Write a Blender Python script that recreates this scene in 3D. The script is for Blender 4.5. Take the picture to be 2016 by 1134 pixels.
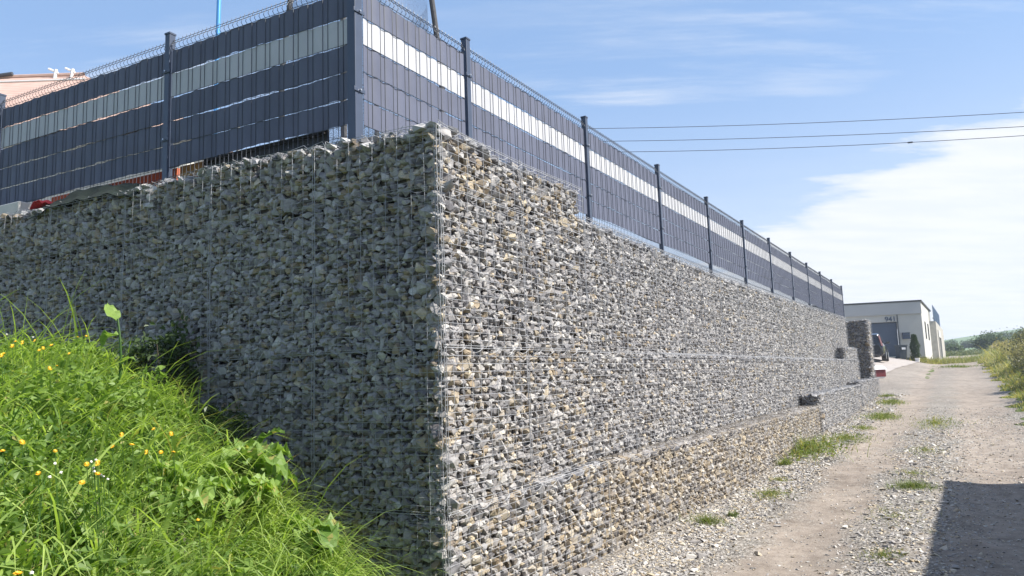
import bpy, bmesh, math, random
import numpy as np
from mathutils import Vector, Matrix
for _o in list(bpy.data.objects): bpy.data.objects.remove(_o)
scene = bpy.context.scene
rng = np.random.default_rng(7); random.seed(7)
R = math.radians

# ------------------------------------------------------------------ camera
cam_d = bpy.data.cameras.new('camera'); cam = bpy.data.objects.new('camera', cam_d)
scene.collection.objects.link(cam); scene.camera = cam
PITCH, ROLL, FPX = 0.1231, -0.0349, 1447.2
fw = Vector((0, math.cos(PITCH), math.sin(PITCH))); up = Vector((0, -math.sin(PITCH), math.cos(PITCH))); rt = Vector((1, 0, 0))
rt2 = math.cos(ROLL) * rt + math.sin(ROLL) * up
up2 = -math.sin(ROLL) * rt + math.cos(ROLL) * up
M = Matrix((rt2, up2, -fw)).transposed().to_4x4()
cam.matrix_world = M
cam_d.sensor_width = 36; cam_d.lens = FPX / 2016 * 36
cam_d.clip_start = 0.05; cam_d.clip_end = 5000

# ------------------------------------------------------------------ world, sun, exposure
SUN_AZ = math.atan2(0.9636, -0.267)      # measured from +Y towards +X
SUN_EL = R(45)
world = bpy.data.worlds.new('World'); scene.world = world; world.use_nodes = True
nt = world.node_tree; nt.nodes.clear()
def N(t, typ, **kw):
    n = t.nodes.new(typ)
    for k, v in kw.items(): setattr(n, k, v)
    return n
def math_node(t, op, a, b=None, c=None, clamp=False):
    n = t.nodes.new('ShaderNodeMath'); n.operation = op; n.use_clamp = clamp
    for i, v in enumerate((a, b, c)):
        if v is None: continue
        if isinstance(v, (int, float)): n.inputs[i].default_value = v
        else: t.links.new(v, n.inputs[i])
    return n.outputs[0]
def maprange(t, v, a, b, c=0.0, d=1.0, smooth=True):
    n = t.nodes.new('ShaderNodeMapRange'); n.interpolation_type = 'SMOOTHSTEP' if smooth else 'LINEAR'
    t.links.new(v, n.inputs[0])
    for i, x in zip((1, 2, 3, 4), (a, b, c, d)): n.inputs[i].default_value = x
    return n.outputs[0]
out = N(nt, 'ShaderNodeOutputWorld'); bg = N(nt, 'ShaderNodeBackground')
sky = N(nt, 'ShaderNodeTexSky', sky_type='NISHITA', sun_disc=False)
sky.sun_elevation = SUN_EL; sky.sun_rotation = SUN_AZ; sky.altitude = 500; sky.air_density = 1.0; sky.dust_density = 1.0; sky.ozone_density = 2.0
tc = N(nt, 'ShaderNodeTexCoord'); sep = N(nt, 'ShaderNodeSeparateXYZ'); nt.links.new(tc.outputs['Generated'], sep.inputs[0])
dx, dy, dz = sep.outputs
ysafe = math_node(nt, 'MAXIMUM', dy, 0.05)
a_ = math_node(nt, 'DIVIDE', dx, ysafe); e_ = math_node(nt, 'DIVIDE', dz, ysafe)
zs = math_node(nt, 'ADD', math_node(nt, 'MAXIMUM', dz, 0.0), 0.12)
px = math_node(nt, 'DIVIDE', dx, zs); py = math_node(nt, 'DIVIDE', dy, zs)
comb = N(nt, 'ShaderNodeCombineXYZ'); nt.links.new(px, comb.inputs[0]); nt.links.new(py, comb.inputs[1])
def noise(t, vec, scale, detail=5, rough=0.55, mapping=None):
    if mapping:
        m = t.nodes.new('ShaderNodeMapping'); m.inputs['Rotation'].default_value = (0, 0, mapping[0]); m.inputs['Scale'].default_value = mapping[1]
        m.inputs['Location'].default_value = mapping[2] if len(mapping) > 2 else (0, 0, 0)
        t.links.new(vec, m.inputs[0]); vec = m.outputs[0]
    n = t.nodes.new('ShaderNodeTexNoise'); n.inputs['Scale'].default_value = scale; n.inputs['Detail'].default_value = detail; n.inputs['Roughness'].default_value = rough
    if vec is not None: t.links.new(vec, n.inputs['Vector'])
    return n.outputs[0]
n1 = noise(nt, comb.outputs[0], 1.6, 8, 0.6, (R(28), (1.0, 2.2, 1)))
n2 = noise(nt, comb.outputs[0], 0.8, 10, 0.65, (R(24), (0.8, 4.5, 1), (3.1, 1.7, 0)))
n3 = noise(nt, comb.outputs[0], 0.7, 3, 0.5, None)
# large cloud bank low in the east of the view: below a slanting line in (bearing, elevation)
line = math_node(nt, 'MULTIPLY_ADD', a_, 0.45, 0.055)
d0 = math_node(nt, 'SUBTRACT', line, e_)
d1 = math_node(nt, 'MULTIPLY_ADD', math_node(nt, 'SUBTRACT', n1, 0.5), 0.30, d0)
front = maprange(nt, dy, 0.05, 0.35)
bank = math_node(nt, 'MULTIPLY', maprange(nt, d1, -0.03, 0.055), front)
wisp = maprange(nt, n2, 0.46, 0.70, 0.0, 0.62)
wisp = math_node(nt, 'MULTIPLY', wisp, maprange(nt, n3, 0.40, 0.62))
low = math_node(nt, 'MULTIPLY', maprange(nt, dz, 0.0, 0.42, 0.62, 0.0), front)
cl = math_node(nt, 'MAXIMUM', math_node(nt, 'MAXIMUM', math_node(nt, 'MULTIPLY', bank, 0.95), wisp), low, clamp=True)
mix = N(nt, 'ShaderNodeMix', data_type='RGBA'); nt.links.new(cl, mix.inputs[0])
hsv = N(nt, 'ShaderNodeHueSaturation'); hsv.inputs['Saturation'].default_value = 0.95; hsv.inputs['Value'].default_value = 0.95
nt.links.new(sky.outputs[0], hsv.inputs['Color'])
flat = N(nt, 'ShaderNodeMix', data_type='RGBA'); nt.links.new(maprange(nt, dy, -0.15, 0.35, 0.16, 0.62), flat.inputs[0]); nt.links.new(hsv.outputs[0], flat.inputs[6]); flat.inputs[7].default_value = (1.42, 2.34, 3.95, 1)
nt.links.new(flat.outputs[2], mix.inputs[6])
mix.inputs[7].default_value = (3.9, 4.15, 4.55, 1)
n4 = noise(nt, comb.outputs[0], 2.4, 7, 0.6, (R(26), (1.0, 3.0, 1), (5, 2, 0)))
shade = N(nt, 'ShaderNodeMix', data_type='RGBA'); nt.links.new(maprange(nt, n4, 0.35, 0.65), shade.inputs[0]); shade.inputs[6].default_value = (3.95, 4.15, 4.5, 1); shade.inputs[7].default_value = (4.3, 4.4, 4.6, 1); nt.links.new(shade.outputs[2], mix.inputs[7])
nt.links.new(mix.outputs[2], bg.inputs[0]); bg.inputs[1].default_value = 0.125
nt.links.new(bg.outputs[0], out.inputs[0])

sun_d = bpy.data.lights.new('sun', 'SUN'); sun = bpy.data.objects.new('sun', sun_d); scene.collection.objects.link(sun)
sun_d.energy = 5.0; sun_d.angle = R(0.53); sun_d.color = (1.0, 0.955, 0.88)
sd = Vector((math.sin(SUN_AZ) * math.cos(SUN_EL), math.cos(SUN_AZ) * math.cos(SUN_EL), math.sin(SUN_EL)))
sun.rotation_euler = sd.to_track_quat('Z', 'Y').to_euler(); sun.location = sd * 60
vs = scene.view_settings; vs.view_transform = 'Standard'; vs.look = 'None'; vs.exposure = 0.9; vs.gamma = 1
scene.render.resolution_x = 1024; scene.render.resolution_y = 576

# ------------------------------------------------------------------ frames of the place
C = np.array([-0.4342, 4.4567, 0.0])                 # foot line of the wall corner (z = 0 is eye height)
FL = np.array([0.51441605, 0.85754074, 0.0]); NR = np.array([0.85754074, -0.51441605, 0.0])
DL = np.array([-0.88987223, 0.45620984, 0.0]); NL = np.array([-0.45620984, -0.88987223, 0.0])
FC = np.array([-1.08164, 5.15666, 0.0])              # fence corner
def W(s, n, z): return C + FL * s + NR * n + np.array([0, 0, z])
def L(t, m, z): return C + DL * t + NL * m + np.array([0, 0, z])
def sn(x, y):
    qx, qy = x - C[0], y - C[1]
    return qx * FL[0] + qy * FL[1], qx * NR[0] + qy * NR[1]
def tm(x, y):
    qx, qy = x - C[0], y - C[1]
    return qx * DL[0] + qy * DL[1], qx * NL[0] + qy * NL[1]
def sstep(a, b, v): v = np.clip((v - a) / (b - a), 0, 1); return v * v * (3 - 2 * v)
_zs = np.array([(-60, -2.2), (-30, -1.9), (-3.6, -1.58), (1.5, -1.46), (6, -1.38), (11, -1.23), (16, -1.15), (24, -.92), (30, -.65), (36, -.5), (47, -.08), (57, .12), (76, .62), (110, 1.2), (170, 2.0), (300, 7.5), (460, 13.5), (520, 13.2), (700, 4), (1500, -10)])
def G_sn(s, n):
    z = np.interp(s, _zs[:, 0], _zs[:, 1])
    z = z + .2 * np.clip(1.5 - n, 0, 9) * sstep(26, 38, s) * (1 - sstep(70, 120, s))
    z = z + .12 * np.clip(n, -90, 90) * sstep(150, 460, s)
    z = z + np.clip(n - 3.6, 0, 4) * .12 * (1 - sstep(60, 100, s))        # verge rises beyond the track
    z = z + (.012 * np.sin(s * 2.1 + n) * np.sin(n * 3.3 + .7) + .014 * np.sin(s * .7 + 2 * n)) * (1 - sstep(25, 60, s))
    z = z - .03 * np.exp(-((n - 1.45) / .35) ** 2) - .03 * np.exp(-((n - 2.95) / .4) ** 2)
    return z
def G(x, y): return G_sn(*sn(x, y))
_S = np.array([(-1.5, -1.80), (-.4, -1.68), (-.1, -1.52), (.2, -1.30), (.4, -1.13), (.64, -.95), (1.04, -.62), (1.42, -.36), (1.86, -.14), (2.5, .07), (2.93, .15), (3.57, .20), (5, .24), (9, .3)])
def bank_z(t, m):
    q = t + .8 * (m - .6)
    z = np.interp(q, _S[:, 0], _S[:, 1]) - .10 * (m - .6)
    z = z + .035 * np.sin(t * 3.1 + m) * np.sin(m * 2.7 + 1) + .02 * np.sin(7 * t + 3 * m)
    return z - .12 * (1 - sstep(.1, .55, m))

# ------------------------------------------------------------------ mesh helpers
def link(o, parent=None):
    scene.collection.objects.link(o)
    if parent is not None: o.parent = parent
    return o
def tag(o, label=None, cat=None, group=None, kind=None):
    if label: o['label'] = label
    if cat: o['category'] = cat
    if group: o['group'] = group
    if kind: o['kind'] = kind
    return o
def thing(name, label, cat, loc=(0, 0, 0), group=None):
    o = bpy.data.objects.new(name, None); o.empty_display_size = .1; o.location = Vector([float(v) for v in loc])
    link(o); return tag(o, label, cat, group)
class MB:
    def __init__(s): s.v = []; s.f3 = []; s.f4 = []; s.a3 = []; s.a4 = []; s.n = 0; s.ng = []
    def add(s, v, f, a=None):
        v = np.asarray(v, float).reshape(-1, 3); f = np.asarray(f, int)
        if len(f) == 0: return
        if a is None: a = np.zeros((len(f), 2))
        a = np.broadcast_to(np.asarray(a, float), (len(f), 2))
        (s.f3 if f.shape[1] == 3 else s.f4).append(f + s.n); (s.a3 if f.shape[1] == 3 else s.a4).append(a)
        s.v.append(v); s.n += len(v)
    def box(s, c, sx, sy, sz, X=(1, 0, 0), Y=(0, 1, 0), Z=(0, 0, 1), a=None):
        c = np.asarray(c, float); X, Y, Z = (np.asarray(q, float) for q in (X, Y, Z))
        v = [c + X * sx * i / 2 + Y * sy * j / 2 + Z * sz * k / 2 for i in (-1, 1) for j in (-1, 1) for k in (-1, 1)]
        f = [(0, 1, 3, 2), (4, 6, 7, 5), (0, 4, 5, 1), (2, 3, 7, 6), (0, 2, 6, 4), (1, 5, 7, 3)]
        s.add(v, f, a)
    def prism(s, poly, h0, h1=None, a=None):      # poly: list of xyz (ordered); extruded by vector h0
        P = np.asarray(poly, float); n = len(P); Q = P + np.asarray(h0, float)
        f = [(i, (i + 1) % n, n + (i + 1) % n, n + i) for i in range(n)]
        s.add(np.vstack([P, Q]), f, a); base = s.n - 2 * n
        s.ng.append([base + i for i in range(n)][::-1]); s.ng.append([base + n + i for i in range(n)])
    def tube(s, pts, r, sides=4, a=None, caps=False):
        P = np.asarray(pts, float); k = len(P)
        T = np.gradient(P, axis=0); T /= np.linalg.norm(T, axis=1)[:, None] + 1e-12
        ref = np.array([0, 0, 1.0]) if abs(T[0][2]) < .8 else np.array([FL[0], FL[1], 0.0])
        U = np.cross(T, ref); U /= np.linalg.norm(U, axis=1)[:, None] + 1e-12; V = np.cross(T, U)
        r = np.broadcast_to(np.asarray(r, float), (k,))
        ang = np.arange(sides) * 2 * math.pi / sides + .4
        ring = P[:, None, :] + (np.cos(ang)[None, :, None] * U[:, None, :] + np.sin(ang)[None, :, None] * V[:, None, :]) * r[:, None, None]
        i, j = np.meshgrid(np.arange(k - 1), np.arange(sides), indexing='ij'); i = i.ravel(); j = j.ravel(); j2 = (j + 1) % sides
        f = np.stack([i * sides + j, i * sides + j2, (i + 1) * sides + j2, (i + 1) * sides + j], 1)
        s.add(ring.reshape(-1, 3), f, a)
        if caps:
            b = s.n - k * sides; s.ng.append([b + q for q in range(sides)]); s.ng.append([b + (k - 1) * sides + q for q in range(sides)][::-1])
    def build(s, name, mat, parent=None, origin=(0, 0, 0), smooth=False, mats=None):
        V = np.vstack(s.v) - np.asarray(origin, float)
        F3 = np.vstack(s.f3) if s.f3 else np.zeros((0, 3), int); F4 = np.vstack(s.f4) if s.f4 else np.zeros((0, 4), int)
        A = np.vstack(s.a3 + s.a4) if (s.a3 or s.a4) else np.zeros((0, 2))
        me = bpy.data.meshes.new(name)
        if s.ng:
            me.from_pydata(V.tolist(), [], F3.tolist() + F4.tolist() + s.ng); A = np.vstack([A, np.zeros((len(s.ng), 2))])
        else:
            nl = len(F3) * 3 + len(F4) * 4; npoly = len(F3) + len(F4)
            me.vertices.add(len(V)); me.vertices.foreach_set('co', V.ravel().astype(np.float32))
            me.loops.add(nl); me.loops.foreach_set('vertex_index', np.concatenate([F3.ravel(), F4.ravel()]).astype(np.int32))
            me.polygons.add(npoly)
            st = np.concatenate([np.arange(len(F3)) * 3, len(F3) * 3 + np.arange(len(F4)) * 4]).astype(np.int32)
            me.polygons.foreach_set('loop_start', st)
            me.update(calc_edges=True)
        me.polygons.foreach_set('use_smooth', np.full(len(me.polygons), bool(smooth)))
        for k, nm in enumerate(('tone', 'warm')):
            if np.any(A[:, k]):
                at = me.attributes.new(nm, 'FLOAT', 'FACE'); at.data.foreach_set('value', A[:, k].astype(np.float32))
        me.materials.append(mat); me.update()
        return link(bpy.data.objects.new(name, me), parent)

# ------------------------------------------------------------------ materials
def newmat(name):
    m = bpy.data.materials.new(name); m.use_nodes = True; t = m.node_tree; t.nodes.clear()
    o = t.nodes.new('ShaderNodeOutputMaterial'); b = t.nodes.new('ShaderNodeBsdfPrincipled'); t.links.new(b.outputs[0], o.inputs[0])
    return m, t, b, o
def ramp(t, fac, cols):
    r = t.nodes.new('ShaderNodeValToRGB'); e = r.color_ramp.elements
    while len(e) < len(cols): e.new(.5)
    for k, (p, c) in enumerate(cols): e[k].position = p; e[k].color = (*c, 1)
    t.links.new(fac, r.inputs[0]); return r.outputs[0]
def mixc(t, f, a, b, mode='MIX'):
    m = t.nodes.new('ShaderNodeMix'); m.data_type = 'RGBA'; m.blend_type = mode
    for i, v in ((0, f), (6, a), (7, b)):
        if isinstance(v, (int, float)): m.inputs[i].default_value = v
        elif isinstance(v, tuple): m.inputs[i].default_value = (*v, 1) if len(v) == 3 else v
        else: t.links.new(v, m.inputs[i])
    return m.outputs[2]
def bump(t, b, h, strength=.4, dist=.01):
    n = t.nodes.new('ShaderNodeBump'); n.inputs['Strength'].default_value = strength; n.inputs['Distance'].default_value = dist
    t.links.new(h, n.inputs['Height']); t.links.new(n.outputs[0], b.inputs['Normal'])
def objco(t): return t.nodes.new('ShaderNodeTexCoord').outputs['Object']
def simple(name, col, rough=.6, metal=0, var=.12, scale=6, bmp=0, coat=0, dark=None):
    m, t, b, o = newmat(name); v = objco(t); nz = noise(t, v, scale, 6, .6)
    lo = tuple(c * (1 - var) for c in col); hi = tuple(min(1, c * (1 + var)) for c in col)
    c = ramp(t, nz, [(.3, dark or lo), (.7, hi)]); t.links.new(c, b.inputs['Base Color'])
    b.inputs['Roughness'].default_value = rough; b.inputs['Metallic'].default_value = metal
    if coat: b.inputs['Coat Weight'].default_value = coat
    if bmp: bump(t, b, noise(t, v, scale * 6, 5, .6), bmp, .01)
    return m
def attr(t, nm):
    a = t.nodes.new('ShaderNodeAttribute'); a.attribute_name = nm; return a.outputs['Fac']
def stone_mat(name, warm_shift=0.0):
    m, t, b, o = newmat(name); v = objco(t); tone = attr(t, 'tone'); warm = attr(t, 'warm')
    nz = noise(t, v, 22, 6, .65); n2_ = noise(t, v, 90, 4, .6); nb = noise(t, v, 9, 3, .5)
    tt = math_node(t, 'MULTIPLY_ADD', math_node(t, 'SUBTRACT', nz, .5), .8, tone, clamp=True)
    grey = ramp(t, tt, [(0, (.064, .063, .075)), (.35, (.188, .187, .203)), (.65, (.345, .338, .342)), (1, (.55, .54, .52))])
    och = ramp(t, tt, [(0, (.11, .08, .05)), (.4, (.28, .22, .15)), (.75, (.46, .385, .27)), (1, (.62, .54, .42))])
    wf = math_node(t, 'MULTIPLY_ADD', math_node(t, 'SUBTRACT', nb, .5), .5, warm, clamp=True)
    c = mixc(t, wf, grey, och)
    vein = ramp(t, n2_, [(.35, (.72, .72, .72)), (.6, (1, 1, 1))])
    c = mixc(t, .55, c, vein, 'MULTIPLY')
    t.links.new(c, b.inputs['Base Color']); b.inputs['Roughness'].default_value = .8
    b.inputs['Specular IOR Level'].default_value = .35
    bump(t, b, n2_, .35, .006); return m
def leaf_mat(name, dark, light, trans=.45, rough=.45):
    m, t, b, o = newmat(name); v = objco(t); tone = attr(t, 'tone'); nz = noise(t, v, 3, 3, .5)
    tt = math_node(t, 'MULTIPLY_ADD', math_node(t, 'SUBTRACT', nz, .5), .5, tone, clamp=True)
    c = ramp(t, tt, [(0, dark), (1, light)])
    w = attr(t, 'warm'); c = mixc(t, w, c, (.42, .34, .13))
    t.links.new(c, b.inputs['Base Color']); b.inputs['Roughness'].default_value = rough; b.inputs['Specular IOR Level'].default_value = .3
    tr = t.nodes.new('ShaderNodeBsdfTranslucent'); br = t.nodes.new('ShaderNodeMix'); br.data_type = 'RGBA'; br.blend_type = 'MULTIPLY'
    br.inputs[0].default_value = 1; t.links.new(c, br.inputs[6]); br.inputs[7].default_value = (1.3, 1.4, .6, 1); t.links.new(br.outputs[2], tr.inputs[0])
    mx = t.nodes.new('ShaderNodeMixShader'); mx.inputs[0].default_value = trans
    t.links.new(b.outputs[0], mx.inputs[1]); t.links.new(tr.outputs[0], mx.inputs[2]); t.links.new(mx.outputs[0], o.inputs[0]); return m
M_STONE = stone_mat('crushed_stone'); M_GRAVEL = stone_mat('gravel_chips')
M_CORE = simple('stone_rubble_core', (.3, .29, .28), .95, 0, .4, 25)
M_WIRE = simple('galvanised_wire', (.29, .295, .31), .55, .1, .25, 30)
M_WIRED = simple('dusty_wire', (.33, .29, .24), .6, .2, .25, 30)
M_POST = simple('anthracite_post', (.045, .06, .095), .38, .0, .08, 12)
M_FWIRE = simple('anthracite_wire', (.03, .038, .055), .45, 0, .1, 12)
M_DARK = simple('anthracite_strip', (.098, .107, .15), .62, 0, .13, 2.2)
M_WHITE = simple('white_strip', (.42, .42, .44), .55, 0, .09, 2.2)
for m__ in (M_DARK, M_WHITE): m__.node_tree.nodes['Principled BSDF'].inputs['Specular IOR Level'].default_value = .25
M_BOLT = simple('steel_bolt', (.6, .6, .6), .3, .9, .1, 20)

# ------------------------------------------------------------------ ground and track
def graded(lo, hi, near_lo, near_hi, step, grow=1.13):
    a = list(np.arange(near_lo, near_hi + 1e-6, step)); st = step
    while a[-1] < hi: st *= grow; a.append(a[-1] + st)
    st = step
    while a[0] > lo: st *= grow; a.insert(0, a[0] - st)
    return np.array(a)
def local_frame(o):
    o.matrix_world = Matrix(((FL[0], -NR[0], 0, C[0]), (FL[1], -NR[1], 0, C[1]), (0, 0, 1, 0), (0, 0, 0, 1)))
def sheet(name, ss, ns, mat, dz=0.0, smooth=True):
    S, Nn = np.meshgrid(ss, ns, indexing='ij'); Z = G_sn(S, Nn) + dz
    V = np.stack([S, -Nn, Z], -1).reshape(-1, 3); a, b = len(ss), len(ns)
    i, j = np.meshgrid(np.arange(a - 1), np.arange(b - 1), indexing='ij'); i = i.ravel(); j = j.ravel()
    f = np.stack([i * b + j, i * b + j + 1, (i + 1) * b + j + 1, (i + 1) * b + j], 1)[:, ::-1]
    mb = MB(); mb.add(V, f); o = mb.build(name, mat, smooth=smooth); local_frame(o); return tag(o, kind='structure')
def ground_mat():
    m, t, b, o = newmat('meadow_ground'); v = objco(t)
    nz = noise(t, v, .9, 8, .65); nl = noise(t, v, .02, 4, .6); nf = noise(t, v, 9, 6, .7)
    g = ramp(t, nz, [(.3, (.07, .095, .035)), (.7, (.13, .16, .055))])
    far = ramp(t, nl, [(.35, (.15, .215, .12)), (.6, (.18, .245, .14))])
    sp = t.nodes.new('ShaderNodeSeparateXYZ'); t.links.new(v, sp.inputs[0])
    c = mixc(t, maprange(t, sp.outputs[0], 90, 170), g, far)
    c = mixc(t, .3, c, ramp(t, nf, [(.3, (.4, .4, .4)), (.7, (1.2, 1.2, 1.2))]), 'MULTIPLY')
    t.links.new(c, b.inputs['Base Color']); b.inputs['Roughness'].default_value = .95; b.inputs['Specular IOR Level'].default_value = .1
    bump(t, b, nf, .6, .05); return m
def road_mat():
    m, t, b, o = newmat('gravel_and_dirt_track'); v = objco(t)
    sp = t.nodes.new('ShaderNodeSeparateXYZ'); t.links.new(v, sp.inputs[0]); s_, y_ = sp.outputs[0], sp.outputs[1]
    nn = math_node(t, 'MULTIPLY', y_, -1.0)
    w = noise(t, v, .7, 4, .6); w2 = noise(t, v, 2.6, 6, .65)
    nd = math_node(t, 'MULTIPLY_ADD', math_node(t, 'SUBTRACT', w, .5), 1.1, nn)
    def track(c0, wd): return maprange(t, math_node(t, 'ABSOLUTE', math_node(t, 'SUBTRACT', nd, c0)), wd * .35, wd)
    tr = math_node(t, 'MINIMUM', track(1.45, .52), track(3.0, .75))
    tr = math_node(t, 'ADD', tr, math_node(t, 'MULTIPLY', math_node(t, 'SUBTRACT', w2, .52), 2.2), clamp=True)   # 1 = gravel, 0 = packed dirt
    pat = noise(t, v, .45, 5, .7); pat2 = noise(t, v, 3.3, 7, .75)
    farb = maprange(t, s_, 16, 30)
    tr = mixc(t, math_node(t, 'MULTIPLY', farb, .6), tr, (.3, .3, .3))
    fine = noise(t, v, 55, 6, .75); mid = noise(t, v, 7, 6, .7)
    vo = t.nodes.new('ShaderNodeTexVoronoi'); vo.inputs['Scale'].default_value = 42; t.links.new(v, vo.inputs[0])
    vd = vo.outputs['Distance']; vc = t.nodes.new('ShaderNodeSeparateColor'); t.links.new(vo.outputs['Color'], vc.inputs[0])
    dirt = ramp(t, mid, [(.3, (.225, .190, .162)), (.55, (.31, .268, .230)), (.8, (.39, .35, .31))])
    dirt = mixc(t, .5, dirt, ramp(t, fine, [(.35, (.62, .6, .58)), (.6, (1.1, 1.1, 1.1))]), 'MULTIPLY')
    dirt = mixc(t, 1.0, dirt, ramp(t, pat2, [(.32, (.66, .64, .62)), (.5, (1, 1, 1)), (.72, (1.12, 1.1, 1.08))]), 'MULTIPLY')
    grav = ramp(t, vc.outputs[0], [(0, (.16, .15, .138)), (.4, (.285, .265, .242)), (.8, (.385, .365, .335)), (1, (.52, .50, .465))])
    grav = mixc(t, .8, grav, ramp(t, vd, [(.25, (1, 1, 1)), (.75, (.45, .43, .40))]), 'MULTIPLY')
    c = mixc(t, tr, dirt, grav)
    c = mixc(t, .9, c, ramp(t, pat, [(.32, (.74, .72, .70)), (.6, (1.03, 1.02, 1.0))]), 'MULTIPLY')
    moss = maprange(t, noise(t, v, 1.7, 5, .7), .60, .72)
    cen = maprange(t, math_node(t, 'ABSOLUTE', math_node(t, 'SUBTRACT', nn, 2.15)), .1, .5, 1, 0)
    c = mixc(t, math_node(t, 'MULTIPLY', math_node(t, 'MULTIPLY', moss, cen), .45), c, (.13, .15, .06))
    t.links.new(c, b.inputs['Base Color']); b.inputs['Roughness'].default_value = .92; b.inputs['Specular IOR Level'].default_value = .2
    h = math_node(t, 'MULTIPLY', math_node(t, 'SUBTRACT', 1.0, vd), tr)
    h = math_node(t, 'MULTIPLY_ADD', fine, .35, h); bump(t, b, h, .7, .018); return m
ss = graded(-120, 800, -6, 30, .5); ns = graded(-500, 500, -4, 9, .4)
sheet('ground', ss, ns, ground_mat())
M_ROAD = road_mat()
road_s = graded(-6, 84, -5, 16, .14, 1.04)
_sr = np.array([(-60, -1.2, 3.75), (14, -1.2, 3.7), (24, -1.6, 3.8), (26, -6, 3.9), (44, -7, 4.3), (50.5, -.3, 4.5), (54, .7, 4.7), (60, 1.6, 4.9), (70, 1.6, 5.2), (80, 1.8, 5.6), (90, 2.0, 6.2), (120, 8, 14)])
nfr = np.linspace(0, 1, 46)
S = np.repeat(road_s[:, None], 46, 1); lo = np.interp(road_s, _sr[:, 0], _sr[:, 1])[:, None]; hi = np.interp(road_s, _sr[:, 0], _sr[:, 2])[:, None]
hi = hi + .18 * np.sin(road_s * 1.7)[:, None] + .12 * np.sin(road_s * 4.1)[:, None]
Nn = lo + (hi - lo) * nfr[None, :]; Z = G_sn(S, Nn) + .012
V = np.stack([S, -Nn, Z], -1).reshape(-1, 3); a, b_ = S.shape
i, j = np.meshgrid(np.arange(a - 1), np.arange(b_ - 1), indexing='ij'); i = i.ravel(); j = j.ravel()
mb = MB(); mb.add(V, np.stack([i * b_ + j, i * b_ + j + 1, (i + 1) * b_ + j + 1, (i + 1) * b_ + j], 1)[:, ::-1])
o = mb.build('gravel_road', M_ROAD, smooth=True); local_frame(o); tag(o, 'gravel and packed dirt track beside the gabion wall', kind='structure')
# driveway slab of pinkish paving in front of the flat-roofed house
mb = MB(); gs = np.linspace(33, 50.3, 40); gn = np.linspace(-6.5, -.2, 20); S, Nn = np.meshgrid(gs, gn, indexing='ij')
Nn = Nn + .9 * (S - 33) / 17 * (Nn + 6.5) / 6.5 - .0; V = np.stack([S, -Nn, G_sn(S, Nn) + .035], -1).reshape(-1, 3)
i, j = np.meshgrid(np.arange(39), np.arange(19), indexing='ij'); i = i.ravel(); j = j.ravel(); mb.add(V, np.stack([i * 20 + j, i * 20 + j + 1, (i + 1) * 20 + j + 1, (i + 1) * 20 + j], 1)[:, ::-1])
o = mb.build('driveway', simple('dusty_paving', (.33, .295, .27), .9, 0, .15, 3, .3), smooth=True); local_frame(o); tag(o, 'dusty pinkish paved driveway leading up to the garage door', kind='structure')
# grassy bank against the left wall
M_SOIL = simple('dark_soil', (.055, .06, .028), .95, 0, .4, 8, .5)
tt_ = np.linspace(-1.7, 9, 110); mm_ = np.linspace(-.35, 6.5, 70); T_, M_ = np.meshgrid(tt_, mm_, indexing='ij')
Zb = bank_z(T_, M_); P = C[None, None, :] + DL * T_[..., None] + NL * M_[..., None]
Zg = G(P[..., 0], P[..., 1]); edge = sstep(-1.7, -1.2, T_) * (1 - sstep(5.3, 6.5, M_)); Zb = np.maximum(Zb, Zg - .03) * edge + (Zg - .15) * (1 - edge)
P[..., 2] = Zb; i, j = np.meshgrid(np.arange(109), np.arange(69), indexing='ij'); i = i.ravel(); j = j.ravel()
mb = MB(); mb.add(P.reshape(-1, 3), np.stack([i * 70 + j, (i + 1) * 70 + j, (i + 1) * 70 + j + 1, i * 70 + j + 1], 1)[:, ::-1]); tag(mb.build('grassy_bank', M_SOIL, smooth=True), 'steep earth bank under tall grass beside the shaded gabion wall', kind='structure')
# terrace retained by the wall
a0 = L(1.0, -1.0, 0) + FL * .55; mb = MB(); inner = C + FL * 0.0
P0 = C - NR * 1.0 - NL * 1.0; poly = [P0, P0 + FL * 21, P0 + FL * 21 + DL * 34, P0 + DL * 34]
mb.prism([np.array([q[0], q[1], -1.9]) for q in poly], (0, 0, 3.42)); tag(mb.build('terrace', simple('terrace_fill', (.30, .27, .23), .95, 0, .25, 4, .4)), 'raised yard filled up behind the gabion walls', kind='structure')

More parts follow.
